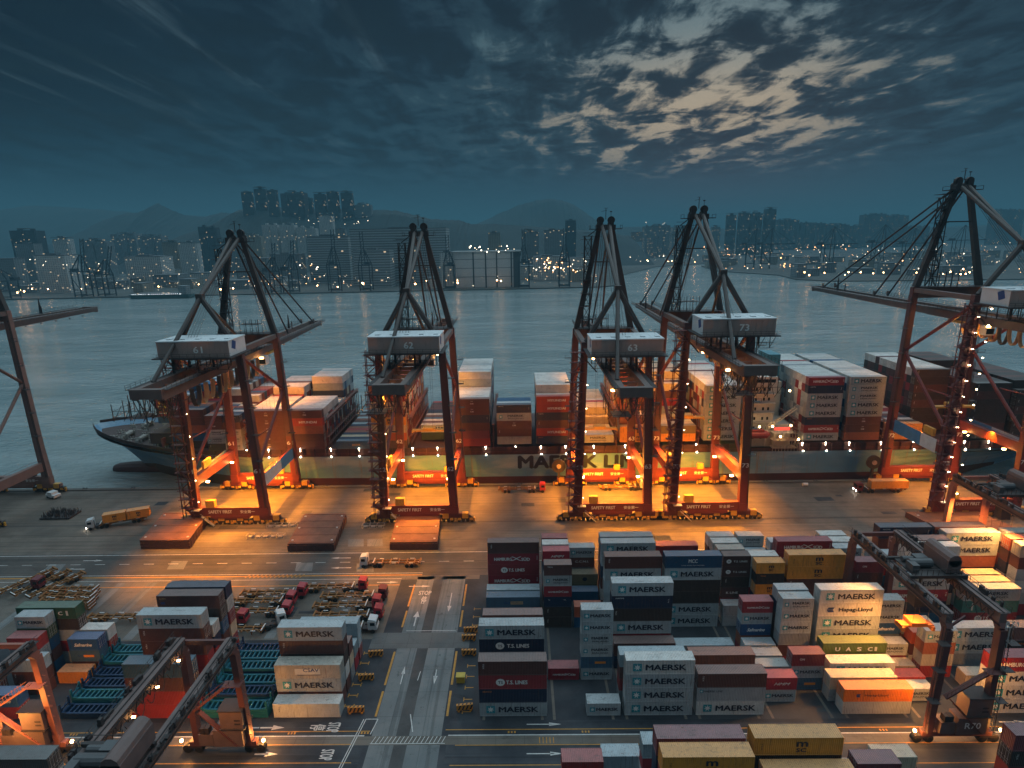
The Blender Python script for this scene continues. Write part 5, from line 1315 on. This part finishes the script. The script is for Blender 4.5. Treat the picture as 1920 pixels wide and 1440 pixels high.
for x in (-8.2, 4.6, 17.7, 30.8, 43.9, 57.2, 70, 83): 
    for dx_ in (.6, 11.2): sheet('stack_beam', x+dx_, 89.0, x+dx_+.5, 133, .010, GF)
for x in (-121, -112.5, -104, -96, -88.5, -57, -43): sheet('parking_strip', x, 112, x+2.2, 134.2, .010, GC)
for x, y in ((-128, 139.5), (-95, 140.5), (-60, 139), (-43.5, 138.3), (-44, 151.6), (-49.5, 151.6)): strip('road_patch', [(x, y), (x+4.5, y), (x+3.4, y+4.2), (x-1.1, y+4.2)], .014, GC)
rnd = random.Random(3)
for k in range(26):
    x, y = rnd.uniform(-130, 120), rnd.uniform(115 if k % 2 else 151, 190); w_, h_ = rnd.uniform(1.5, 6), rnd.uniform(1, 3.5)
    strip('asphalt_patch', [(x, y), (x+w_, y+rnd.uniform(-.2, .2)), (x+w_, y+h_), (x-.1, y+h_)], .018+.0015*k*.1, GE if k % 3 else GD) if not -34 < x < -10 or y > 150 else None
# crane rails
b = MB()
for y in (166.0, 192.1): b.box(-900, y-.35, .0, 900, y-.12, .02); b.box(-900, y+.12, .0, 900, y+.35, .02)
tag(b.build('rail_groove', DRK), kind='structure')
WP = mat('road_white', (.50, .50, .49), .6, var=.35, vs=1.2, stain=.3); YP = mat('road_yellow', (.46, .22, .03), .6, var=.35, vs=1.2, stain=.3)
wb = MB(); yb_ = MB(); Z = .030
def line(b, x0, y0, x1, y1, w=.22):
    d = Vector((x1-x0, y1-y0, 0)).normalized(); n = Vector((-d.y, d.x, 0))*w/2
    b.quad((x0-n.x, y0-n.y, Z), (x1-n.x, y1-n.y, Z), (x1+n.x, y1+n.y, Z), (x0+n.x, y0+n.y, Z))
def arrow(b, x, y, ang, L=6, w=.25, hd=.9):
    d = Vector((math.cos(ang), math.sin(ang), 0)); n = Vector((-d.y, d.x, 0)); e = Vector((x, y, Z))+d*L
    line(b, x, y, x+d.x*(L-1.6), y+d.y*(L-1.6), w); s = Vector((x, y, Z))+d*(L-2.2)
    b.poly([tuple(s-n*hd/2), tuple(e), tuple(s+n*hd/2)])
line(wb, -900, 148.0, -24, 148.0, .25); line(wb, -24, 148.0, 60, 148.0, .25); line(wb, -900, 137.6, -26, 137.6, .2); line(yb_, -900, 136.7, -26, 136.7, .45)
line(wb, -900, 135.0, -31, 135.0, .16); line(yb_, -140, 132.2, -31, 132.2, .3)
x = -190
while x < 100: line(wb, x, 143.2, x+2.8, 143.2, .2); x += 6.7
for x, y, a in ((-121, 145.3, 0), (-117.5, 141.0, math.pi), (-47, 145.4, math.pi), (-45.5, 140.4, math.pi), (-118, 133.6, math.pi), (-37, 133.4, 0), (-28.5, 131.5, 0)): arrow(wb, x, y, a, 5.5, .3, .9)
for k in range(14): line(yb_, -72+k*1.1, 136.0, -71.2+k*1.1, 137.4, .35)
# lane side lines and arrows
for x in (-27.2, -14.1):
    for y0, y1 in ((115.5, 121.5), (123.2, 132.2), (90, 96.2), (97.8, 107.4)): line(yb_, x, y0, x, y1, .42)
arrow(wb, -24.6, 115.8, math.pi/2, 5.5, .28, 1.5); arrow(wb, -17.4, 128.5, -math.pi/2, 7.5, .22, 1.0)
arrow(wb, -24.2, 98, math.pi/2, 5, .2, .8); arrow(wb, -17.6, 102, -math.pi/2, 4, .2, .9); line(wb, -19.8, 86.5, -20.9, 90.5, .18); line(wb, -21, 99, -20.8, 101.5, .15); line(wb, -26, 114.2, -15, 114.2, .15)
# yard runway lines
line(wb, -400, 85.7, -28.2, 85.7, .22); line(wb, -13.4, 85.7, 400, 85.7, .22)
line(yb_, -400, 86.7, -27.4, 86.7, .18); line(yb_, -14, 86.9, 400, 86.9, .18); line(yb_, -400, 83.9, -30, 83.9, .16); line(yb_, -12, 83.6, 400, 83.6, .16)
line(yb_, -300, 80.2, -29, 80.2, .16); line(yb_, -12.5, 79.6, 300, 79.6, .16)
arrow(wb, -47.6, 87.6, math.pi, 4, .28, 1.0); arrow(wb, -47.4, 87.6, 0, 4.4, .3, 1.1); arrow(wb, .4, 88.0, 0, 6.2, .22, .8); arrow(wb, .3, 81.8, 0, 6.2, .2, .8); arrow(wb, 84, 87.9, 0, 5, .22, .8); arrow(wb, -46, 82, 0, 4, .3, 1.)
line(wb, -29.2, 89.4, -31.4, 75, .16); line(wb, -28.8, 89.4, -31.0, 75, .16); line(wb, -28.8, 89.4, -26.6, 89.4, .16); line(wb, -26.6, 89.4, -27.2, 86.0, .16)
for k in range(18): line(wb, -26.6+k*.72, 84.1, -26.1+k*.72, 85.5, .13)
line(wb, -26.8, 84.0, -13.8, 84.0, .13)
for k in range(5): line(yb_, 2.6+k*.6, 83.9, 2.6+k*.6, 85.2, .16)
for x in range(-120, 190, 13):
    if -29 < x < -12: continue
    for k in range(3): line(yb_, x+.2+k*.55, 86.1, x+.2+k*.55, 86.55, .3)
for y in (92.5, 95.2, 98, 101, 104, 107): line(yb_, -33.6, y, -31.8, y, .22); line(yb_, -31.9, y-.5, -31.9, y+.5, .18); line(yb_, -33.6, y-.5, -33.6, y+.5, .18)
for y in (91, 94, 97, 100, 103, 116, 119, 122): line(yb_, -11.4, y, -9.8, y, .2); line(yb_, -11.4, y-.5, -11.4, y+.5, .16)
# stencilled stop words
def gtext(s, x, y, w, h, rz):
    o = link('road_lettering', text_mesh(s, w, h, WP, .02), None, (x, y, Z+.004)); o.rotation_euler = (Matrix.Rotation(rz, 3, 'Z') @ Matrix.Rotation(-math.pi/2, 3, 'X')).to_euler(); tag(o, kind='structure')
gtext('STOP', -24.0, 128.6, 3.0, 1.7, 0); gtext('\u505c', -23.9, 125.7, 1.2, 3.0, 0)
gtext('STOP', -34.2, 87.6, 2.1, 2.2, -math.pi/2); gtext('\u505c', -37.0, 87.6, 1.3, 2.8, -math.pi/2)
gtext('STOP', -33.6, 81.8, 2.1, 2.2, -math.pi/2)
tag(wb.build('road_paint_white', WP), kind='structure'); tag(yb_.build('road_paint_yellow', YP), kind='structure')

# ------------------------------------------------------------------ water
def water():
    M = D.materials.new('harbour_water'); M.use_nodes = True; t = NT(M.node_tree); b = t.N['Principled BSDF']
    tc = t.n('ShaderNodeTexCoord').outputs['Object']
    b.inputs['Base Color'].default_value = (.060, .135, .150, 1); b.inputs['Roughness'].default_value = .11; b.inputs['IOR'].default_value = 1.34
    c = t.mix(t.mr(t.noise(t.mapping(tc, (.5, 1.6, 1), (0, 0, .3)), .012, 5, .6), .35, .7), (.19, .25, .26), (.30, .355, .36)); t.put(b.inputs['Base Color'], c)
    h = t.math('ADD', t.math('MULTIPLY', t.noise(t.mapping(tc, (1, 1.8, 1), (0, 0, .5)), .22, 5, .6, .4), 1.4), t.math('MULTIPLY', t.noise(t.mapping(tc, (.6, 1.5, 1), (0, 0, -.25)), .05, 4, .55, .3), 2.6))
    bn = t.n('ShaderNodeBump'); bn.inputs['Strength'].default_value = .75; bn.inputs['Distance'].default_value = 1.15; t.put(bn.inputs['Height'], h); t.L.new(bn.outputs[0], b.inputs['Normal'])
    m = MB(); m.quad((-9000, -200, -3), (9000, -200, -3), (9000, 11000, -3), (-9000, 11000, -3)); tag(m.build('harbour_water', M), kind='structure')
water()

# ------------------------------------------------------------------ far shore
def at(x, y, Y):
    d = CW+CR*((x-960)/1108.82)-CU*((y-720)/1108.82); k = Y/d.y; return Vector((d.x*k, Y, 84.776+d.z*k))
FC0 = mat('far_column_dark', (.06, .075, .085), .8)
LAND = mat('far_land', (.07, .075, .07), .9, var=.4, vs=.01)
def land(name, pts):
    b = MB(); b.poly([(x, y, -1.2) for x, y in pts]); n = len(pts)
    for i in range(n): (x0, y0), (x1, y1) = pts[i], pts[(i+1) % n]; b.quad((x0, y0, -6), (x1, y1, -6), (x1, y1, -1.2), (x0, y0, -1.2))
    tag(b.build(name, LAND), kind='structure')
land('far_shore', [(-3500, 940), (-811, 972), (-300, 1005), (-11, 1019), (140, 1030), (185, 1070), (215, 1300), (380, 1660), (700, 1900), (700, 5200), (-3500, 5200)])
land('far_shore', [(470, 1420), (540, 1250), (520, 1130), (560, 1075), (700, 1060), (1200, 1040), (4000, 1000), (4000, 5200), (705, 5200), (705, 1905), (500, 1650)])
HILLM = mat('hill_green', (.022, .032, .034), .95, var=.3, vs=.02)
def hill(name, prof, Yd, depth, seed, mm=HILLM):
    rnd = random.Random(seed); P = [at(x, y, Yd) for x, y in prof]; b = MB(); xs = []; n = 8
    for i in range(len(P)-1):
        for k in range(n): u = k/n; p = P[i].lerp(P[i+1], u); xs.append((p.x, max(2, p.z+rnd.uniform(-.012, .012)*p.z)))
    xs.append((P[-1].x, P[-1].z)); rows = [(-1, .0), (-.6, .42), (-.35, .70), (-.15, .92), (0, 1), (.3, .75), (1, 0)]
    G = [[(x*(1+v*depth/Yd*.0), Yd+v*depth, -2+(z+2)*h*(1 if h in (0, 1) else .97+.05*math.sin(x*.011+v*7))) for x, z in xs] for v, h in rows]
    for a, c in zip(G, G[1:]):
        for i in range(len(xs)-1): b.quad(a[i], a[i+1], c[i+1], c[i])
    tag(b.build(name, mm), kind='structure')
hill('distant_hills', [(-300, 420), (-60, 398), (0, 394), (60, 385), (140, 389), (230, 397), (300, 401), (420, 408), (560, 430)], 4600, 900, 1)
hill('peaked_hill', [(150, 440), (195, 412), (240, 400), (272, 397), (295, 381), (318, 393), (345, 403), (380, 408), (415, 398), (450, 402), (520, 430)], 3300, 600, 2)
hill('wooded_hill', [(330, 445), (400, 420), (430, 404), (452, 392), (500, 388), (640, 392), (700, 394), (740, 395), (770, 401), (810, 411), (860, 413), (885, 420), (930, 420), (985, 424), (1100, 432), (1180, 442)], 2150, 420, 3)
hill('round_mountain', [(860, 440), (900, 417), (935, 401), (975, 384), (1005, 376), (1035, 373), (1060, 377), (1080, 386), (1100, 400), (1120, 414), (1150, 425), (1220, 436)], 3900, 700, 4)
hill('right_ridge', [(1100, 436), (1160, 426), (1230, 424), (1330, 428), (1500, 430), (1700, 428), (1900, 420), (2100, 430)], 4300, 600, 5)
def facade(name, col, lit, fl=3.2, stripe=.35):
    M = D.materials.new(name); M.use_nodes = True; MAT[name] = M; t = NT(M.node_tree); b = t.N['Principled BSDF']
    tc = t.n('ShaderNodeTexCoord').outputs['Object']; s = t.n('ShaderNodeSeparateXYZ'); t.put(s.inputs[0], tc); x, y, z = s.outputs
    fz = t.math('FRACT', t.math('DIVIDE', z, fl)); fx = t.math('FRACT', t.math('DIVIDE', t.math('ADD', x, t.math('MULTIPLY', y, .7)), 4.2))
    win = t.math('MULTIPLY', t.math('GREATER_THAN', fz, .45), t.math('GREATER_THAN', fx, 1-stripe*1.6))
    c = t.mix(t.math('MULTIPLY', win, .75), col, tuple(v*.25 for v in col))
    cv = t.n('ShaderNodeCombineXYZ'); t.put(cv.inputs[0], t.math('FLOOR', t.math('DIVIDE', t.math('ADD', x, t.math('MULTIPLY', y, .7)), 4.2))); t.put(cv.inputs[2], t.math('FLOOR', t.math('DIVIDE', z, fl)))
    wn = t.n('ShaderNodeTexWhiteNoise'); t.put(wn.inputs['Vector'], cv.outputs[0])
    on = t.math('MULTIPLY', win, t.math('GREATER_THAN', wn.outputs[0], 1-lit))
    t.put(b.inputs['Base Color'], c); b.inputs['Roughness'].default_value = .7
    b.inputs['Emission Color'].default_value = (1., .72, .42, 1); t.put(b.inputs['Emission Strength'], t.math('MULTIPLY', on, t.math('MULTIPLY', wn.outputs[0], .7)))
    return M
FW = facade('facade_white', (.50, .51, .50), .05); FG = facade('facade_grey', (.20, .22, .23), .06); FD = facade('facade_dark', (.035, .042, .05), .035)
FS = facade('facade_decks', (.34, .37, .38), .012, 4.6, .62); FB = facade('facade_beige', (.30, .27, .22), .03)
NB = [0]
def bldg(x0, x1, ytop, Yd, m, kind, dep=None, zb=-1.2, cap=0):
    p, q = at(x0, ytop, Yd), at(x1, ytop, Yd); w = q.x-p.x; dep = dep or min(60, max(18, w*.6)); h = p.z-zb
    if h < 4: return
    o = empty(kind, ((p.x+q.x)/2, Yd+dep/2, zb)); b = MB(); n = 1
    if kind == 'tower_block' and w > 30:
        n = max(1, int(w/22)); 
        for k in range(n): xa = -w/2+k*w/n; hh = h*random.uniform(.96, 1.0); b.box(xa+.6, -dep/2+random.uniform(0, 5), 0, xa+w/n-1.2, dep/2, hh); b.box(xa+w/n*.35, -3, hh, xa+w/n*.65, 3, hh+5)
        b.box(-w/2, -dep/2+6, 0, w/2, dep/2-2, h*.94)
    else: b.box(-w/2, -dep/2, 0, w/2, dep/2, h)
    b.build('wall', m, o)
    r = MB(); r.box(-w/2-.4, -dep/2-.4, h, w/2+.4, dep/2+.4, h+1.2) if n == 1 else r.box(-w*.2, -4, h*.94, w*.2, 4, h*.99)
    if cap: r.box(-w*.22, -dep*.22, h+1.2, w*.22, dep*.22, h+cap)
    elif random.random() < .6: r.box(-w*.2+random.uniform(-.1, .1)*w, -dep*.2, h+1.2, w*.1, dep*.2, h+4)
    r.build('roof', mat('far_roof', (.12, .13, .135), .8), o)
    NB[0] += 1; col = {FW: 'white', FG: 'grey', FD: 'dark', FS: 'banded', FB: 'beige'}[m]
    near = 'left of crane 61' if x1 < 390 else 'between cranes 61 and 62' if x1 < 770 else 'between cranes 62 and 63' if x1 < 1125 else 'between cranes 63 and 73' if x1 < 1310 else 'between cranes 73 and 72' if x1 < 1800 else 'right of crane 72'
    tag(o, f'{col} {kind.replace("_", " ")} across the water, {near}, {"skyline" if ytop < 430 else "shore"} number {NB[0]} from left', 'building', 'buildings across the harbour')
L_ = [(14, 62, 431, 1500, FD, 'tower_block'), (-20, 25, 486, 1120, FG, 'warehouse'), (26, 62, 458, 1300, FG, 'office_block'), (62, 120, 480, 1080, FW, 'warehouse'), (95, 125, 446, 1450, FW, 'tower_block'), (150, 195, 450, 1600, FG, 'tower_block'),
 (205, 250, 438, 1900, FG, 'tower_block'), (255, 300, 442, 1850, FG, 'tower_block'), (232, 300, 482, 1200, FW, 'warehouse'), (300, 330, 452, 1500, FB, 'tower_block'), (333, 366, 455, 1450, FW, 'tower_block'), (369, 402, 424, 1650, FD, 'tower_block'), (410, 440, 446, 1600, FG, 'tower_block'),
 (450, 470, 360, 2050, FD, 'tower_block'), (474, 496, 351, 2080, FD, 'tower_block'), (499, 517, 357, 2050, FD, 'tower_block'), (524, 568, 359, 2050, FD, 'tower_block'), (572, 584, 372, 2100, FD, 'tower_block'), (587, 608, 361, 2060, FD, 'tower_block'), (611, 632, 360, 2060, FD, 'tower_block'), (637, 659, 359, 2060, FD, 'tower_block'), (662, 694, 382, 2080, FG, 'tower_block'),
 (489, 520, 421, 1700, FW, 'tower_block'), (522, 552, 420, 1690, FW, 'tower_block'), (554, 590, 426, 1680, FW, 'tower_block'), (596, 622, 402, 1750, FW, 'tower_block'), (448, 486, 440, 1600, FB, 'tower_block'), (628, 646, 430, 1500, FG, 'tower_block'),
 (440, 500, 486, 1180, FG, 'warehouse'), (505, 560, 478, 1200, FG, 'office_block'), (575, 652, 444, 1230, FS, 'office_block'), (655, 836, 431, 1150, FS, 'office_block'), (662, 730, 470, 1090, FS, 'office_block'),
 (824, 852, 474, 1060, FW, 'warehouse'), (915, 938, 436, 1500, FB, 'tower_block'), (978, 1010, 432, 1550, FG, 'tower_block'), (1020, 1056, 432, 1500, FG, 'office_block'), (1060, 1081, 413, 1800, FD, 'tower_block'), (1000, 1060, 482, 1200, FW, 'warehouse'), (1066, 1110, 484, 1180, FW, 'warehouse'),
 (1210, 1258, 422, 2300, FG, 'tower_block'), (1262, 1300, 426, 2400, FG, 'tower_block'), (1185, 1206, 436, 2100, FG, 'office_block'), (1365, 1383, 400, 2400, FD, 'tower_block'), (1388, 1408, 398, 2400, FD, 'tower_block'), (1410, 1432, 397, 2400, FD, 'tower_block'), (1437, 1458, 390, 2400, FD, 'tower_block'),
 (1336, 1352, 424, 2500, FG, 'tower_block'), (1462, 1500, 411, 3000, FD, 'tower_block'), (1503, 1550, 417, 3000, FD, 'tower_block'), (1552, 1595, 420, 3000, FD, 'tower_block'), (1600, 1622, 422, 3100, FD, 'tower_block'), (1624, 1664, 401, 3200, FD, 'tower_block'), (1666, 1706, 403, 3200, FD, 'tower_block'), (1710, 1745, 424, 3200, FD, 'tower_block'), (1872, 1925, 392, 3300, FD, 'tower_block')]
for e in sorted(L_, key=lambda e: e[0]):
    zb = -1.2 if e[3] < 2040 or e[3] > 2110 else 60
    bldg(*e[:6], zb=zb)
rn = random.Random(5)
for k in range(96):
    x = rn.uniform(-20, 1130) if k < 48 else rn.uniform(1340, 1930)
    Yd = rn.uniform(1060, 1350) if k < 48 else (rn.uniform(1090, 2000) if x > 1470 else rn.uniform(1500, 2300)); yb = 720-0
    w = rn.uniform(14, 46); hz = rn.uniform(8, 26); g = at(x, 500, Yd)
    o = empty('harbour_shed', (g.x, Yd, -1.2)); b = MB(); W2 = w*Yd/1108/2; dp = rn.uniform(20, 45)
    b.box(-W2, -dp/2, 0, W2, dp/2, hz); b.build('wall', rn.choice([FG, FW, FB, FG]), o); r = MB(); r.bar((-W2, 0, hz+.8), (W2, 0, hz+.8), dp+1, 1.6); r.build('roof', mat('far_roof', (.12, .13, .135), .8), o)
    sides = sorted([(abs(x-c), n) for c, n in ((425, 'crane 61'), (780, 'crane 62'), (1135, 'crane 63'), (1320, 'crane 73'), (1812, 'crane 72'))])[0][1]
    tag(o, f'low shed across the water, {int(Yd-1000)} metres inland, {"left" if x < dict([("crane 61", 425), ("crane 62", 780), ("crane 63", 1135), ("crane 73", 1320), ("crane 72", 1812)])[sides] else "right"} of the {sides} mast', 'shed', 'low buildings across the harbour')
# pale warehouse with four bays
p, q = at(850, 474, 1049), at(976, 474, 1049); W3 = (q.x-p.x)/2; o = empty('harbour_warehouse', ((p.x+q.x)/2, 1060, -1.2)); H3 = p.z+1.2
b = MB(); b.box(-W3, -8, 0, W3, 24, H3); b.build('wall', mat('warehouse_white', (.50, .53, .54), .7, var=.1, vs=.05), o)
c = MB()
for x in (-W3*.42, -W3*.05, W3*.28, W3*.72): c.box(x-1.2, -8.5, 0, x+1.2, -8, H3)
c.box(W3*.78, -8.4, 0, W3*.98, -8, H3); [c.box(-W3+1, -8.3, z, W3-1, -8, z+.7) for z in (H3*.3, H3*.55, H3*.8)]
c.build('column', FC0, o); r = MB(); r.box(-W3-3, -12, H3, W3+3, 26, H3+2.2); r.build('roof', mat('warehouse_roof', (.35, .38, .39), .7), o)
tag(o, 'wide pale warehouse with dark columns and a lit flat roof, right of crane 62', 'warehouse')
# far quay cranes
FC = mat('far_crane_steel', (.020, .028, .036), .7)
FCM = {}
def far_crane(px, Yd, up, ht, k, s=1., rz=0):
    key = (up, round(s, 2))
    if key not in FCM:
        b = MB(); H = 36*s
        for x in (-9, 9):
            for y in (-10, 10): b.bar((x, y, 0), (x, y, H), 1.5)
            b.bar((x, -10, 12), (x, 10, 12), 1.2); b.bar((x, -10, H), (x, 10, H), 1.2); b.bar((x, -10, 12), (x, 10, H*.75), .8)
        for y in (-10, 10): b.bar((-9, y, H), (9, y, H), 1.5); b.bar((-9, y, 3), (9, y, 3), 1.5)
        for x in (-9, 9): b.bar((x, -10, H), (x*.2, -10, H+24*s), 1.2); b.bar((x*.2, -10, H+24*s), (x, 10, H), .9)
        m = b.mesh('tower', [FC]); c = MB()
        if up:
            e = (0, -10-14*up, H+46*s)
            for x in (-2.5, 2.5): c.bar((x, -10, H), (x, e[1], e[2]), 1.0)
            for j in range(9): u = j/9; c.bar((-2.5, -10+(e[1]+10)*u, H+(e[2]-H)*u), (2.5, -10+(e[1]+10)*(u+.1), H+(e[2]-H)*(u+.1)), .6)
        else:
            for x in (-2.5, 2.5): c.bar((x, -62, H+1), (x, -10, H), 1.6)
            for y in (-60, -36): c.bar((0, -10, H+24*s), (0, y, H+1.5), .6)
        for x in (-2.5, 2.5): c.bar((x, -10, H), (x, 28, H), 1.5)
        c.bar((0, -10, H+24*s), (0, 26, H+1), .6); c.box(-4, 10, H, 4, 22, H+5)
        FCM[key] = (m, c.mesh('boom', [FC]))
    g = at(px, 500, Yd); o = empty('harbour_crane', (g.x, Yd, -1.2), rz); link('tower', FCM[key][0], o); link('boom', FCM[key][1], o)
    tag(o, f'dark quay crane across the water with {"raised" if up else "lowered"} boom, {"first second third fourth fifth sixth seventh eighth ninth tenth eleventh twelfth thirteenth fourteenth fifteenth sixteenth seventeenth eighteenth".split()[k]} from the left', 'crane', 'cranes across the harbour')
for k, (px, Yd, up, s, rz) in enumerate(((8, 985, 0, .8, 0), (148, 990, .9, 1.15, 1.1), (192, 1000, 1.6, 1.0, 1.1), (507, 1010, .5, 1., .9), (542, 1012, .5, 1.05, .9), (625, 1022, .35, 1.25, .5), (685, 1025, .2, 1.2, 0), (842, 1030, .15, 1.1, 0), (982, 1036, .1, 1.2, 0), (1058, 1040, .1, 1.2, 0),
    (1405, 1500, 0, 1.6, 1.3), (1434, 1480, 0, 1.6, 1.3), (1548, 1350, 0, 1.6, 1.5), (1642, 1420, 0, 1.65, 1.5), (1698, 1500, 0, 1.5, 1.4), (1790, 1600, 0, 1.6, 1.4))): far_crane(px, Yd, up, 0, k, s, rz)
# moored vessel across the water
b = MB(); p0, p1 = at(236, 548, 955), at(368, 546, 965); L0 = p1.x-p0.x
o = empty('moored_ship', ((p0.x+p1.x)/2, 960, -3)); b.poly([(-L0/2, 0, 6), (-L0/2+9, -9, 0), (L0/2-6, -9, 0), (L0/2, 0, 6)]); b.box(-L0/2+9, -9, 0, L0/2-6, 9, 6.5); b.poly([(-L0/2, 0, 7.5), (-L0/2+9, -9, 6.5), (-L0/2+9, 9, 6.5)]); b.build('hull', mat('far_ship_green', (.02, .06, .06), .6), o)
b = MB(); b.box(L0/2-22, -7, 6.5, L0/2-10, 7, 20); b.box(-L0/2+18, -6, 6.5, L0/2-26, 6, 9); b.build('superstructure', FG, o)
tag(o, 'low dark moored ship with a row of white lamps, left of crane 61', 'ship')
fl = emit('far_lamp_white', (.85, .95, 1.), 4.)
for j in range(26): b = MB(); b.ball((0, 0, 0), .42, n=5); b.build('deck_lamp', fl, o, (-L0/2+12+j*(L0-26)/26+random.uniform(-1, 1), -9.4, 7.5))
# the many lamps of the port and town across the water
lw_, lo_ = emit('far_lamp_pale', (1., .84, .60), 6.), emit('far_lamp_orange', (1., .48, .18), 10.)
b = MB(); c = MB()
for k in range(860):
    if k < 470: x = rn.uniform(-30, 1120); Yd = 1015+abs(rn.gauss(0, 260)); z = rn.choice([4, 8, 12, 18, 24, 30])*rn.uniform(.5, 1.2)
    else: x = rn.uniform(1330, 1930) if rn.random() < .8 else rn.uniform(1160, 1400); Yd = (1100 if x > 1460 else 1650)+abs(rn.gauss(0, 700)); z = rn.uniform(3, 30)
    p = at(x, 500, Yd); r = rn.choice([.16, .2, .26, .36, .62])*Yd/1150*(1.0 if rn.random() < .9 else 1.7)
    (c if rn.random() < .42 else b).ball((p.x, Yd, z), r, n=5)
for x0, x1, y, n, Yd in ((876, 980, 467, 16, 1050), (645, 700, 418, 7, 1900), (1210, 1250, 418, 3, 2200), (550, 600, 415, 5, 1900), (40, 200, 492, 9, 1060), (1300, 1420, 463, 10, 2100), (1490, 1620, 463, 16, 1900), (560, 600, 500, 5, 1100), (1000, 1110, 505, 26, 1090), (1000, 1110, 490, 18, 1150), (1360, 1500, 500, 16, 1480)):
    for k in range(n): p = at(rn.uniform(x0, x1), y+rn.uniform(-6, 6), Yd-14); (c if rn.random() < .6 and 900 < x0 else b).ball(tuple(p), rn.choice([.5, .7, 1.2]), n=5)
tag(b.build('harbour_lights_pale', lw_), 'hundreds of pale lamps scattered over the port across the water', 'lights', kind='stuff')
tag(c.build('harbour_lights_orange', lo_), 'hundreds of orange lamps scattered over the port across the water', 'lights', kind='stuff')
# extra strong lamps along the far waterfront, added to lay streaks on the water
c = MB()
for x0, Yd in ([(rn.uniform(20, 1120), 1008) for _ in range(26)]+[(rn.uniform(1470, 1900), 1075) for _ in range(16)]+[(rn.uniform(1180, 1330), 1720) for _ in range(7)]): p = at(x0, 500, Yd); c.ball((p.x, max(Yd, 975+(p.x+811)*.055+6), rn.uniform(6, 16)), rn.uniform(.7, 1.3), n=5)
tag(c.build('added_streak_floodlights', emit('added_flood', (1., .50, .20), 34.)), 'added orange floodlights along the far waterfront, making streaks on the water', 'lights', kind='stuff')
# bird
b = MB(); b.poly([(0, 0, 0), (-1.2, .2, .5), (-.3, .3, .05)]); b.poly([(0, 0, 0), (1.3, .2, .45), (.3, .3, .05)]); b.bar((0, -.3, 0), (0, .5, 0), .2)
p = at(1745, 267, 300); tag(b.build('bird', DRK, None, tuple(p)), 'small dark bird gliding in the sky left of crane 72', 'bird')

# ------------------------------------------------------------------ haze
HM = D.materials.new('haze'); HM.use_nodes = True; t = NT(HM.node_tree); t.N.clear()
v = t.n('ShaderNodeVolumePrincipled'); o_ = t.n('ShaderNodeOutputMaterial'); t.L.new(v.outputs[0], o_.inputs['Volume'])
v.inputs['Color'].default_value = (.17, .40, .51, 1); v.inputs['Density'].default_value = .00024; v.inputs['Anisotropy'].default_value = 0.
HZ = MB(); HZ.box(-9100, -300, -9, 9100, 11100, 350); tag(HZ.build('haze', HM), 'thin blue evening haze over the harbour', 'haze', kind='stuff')
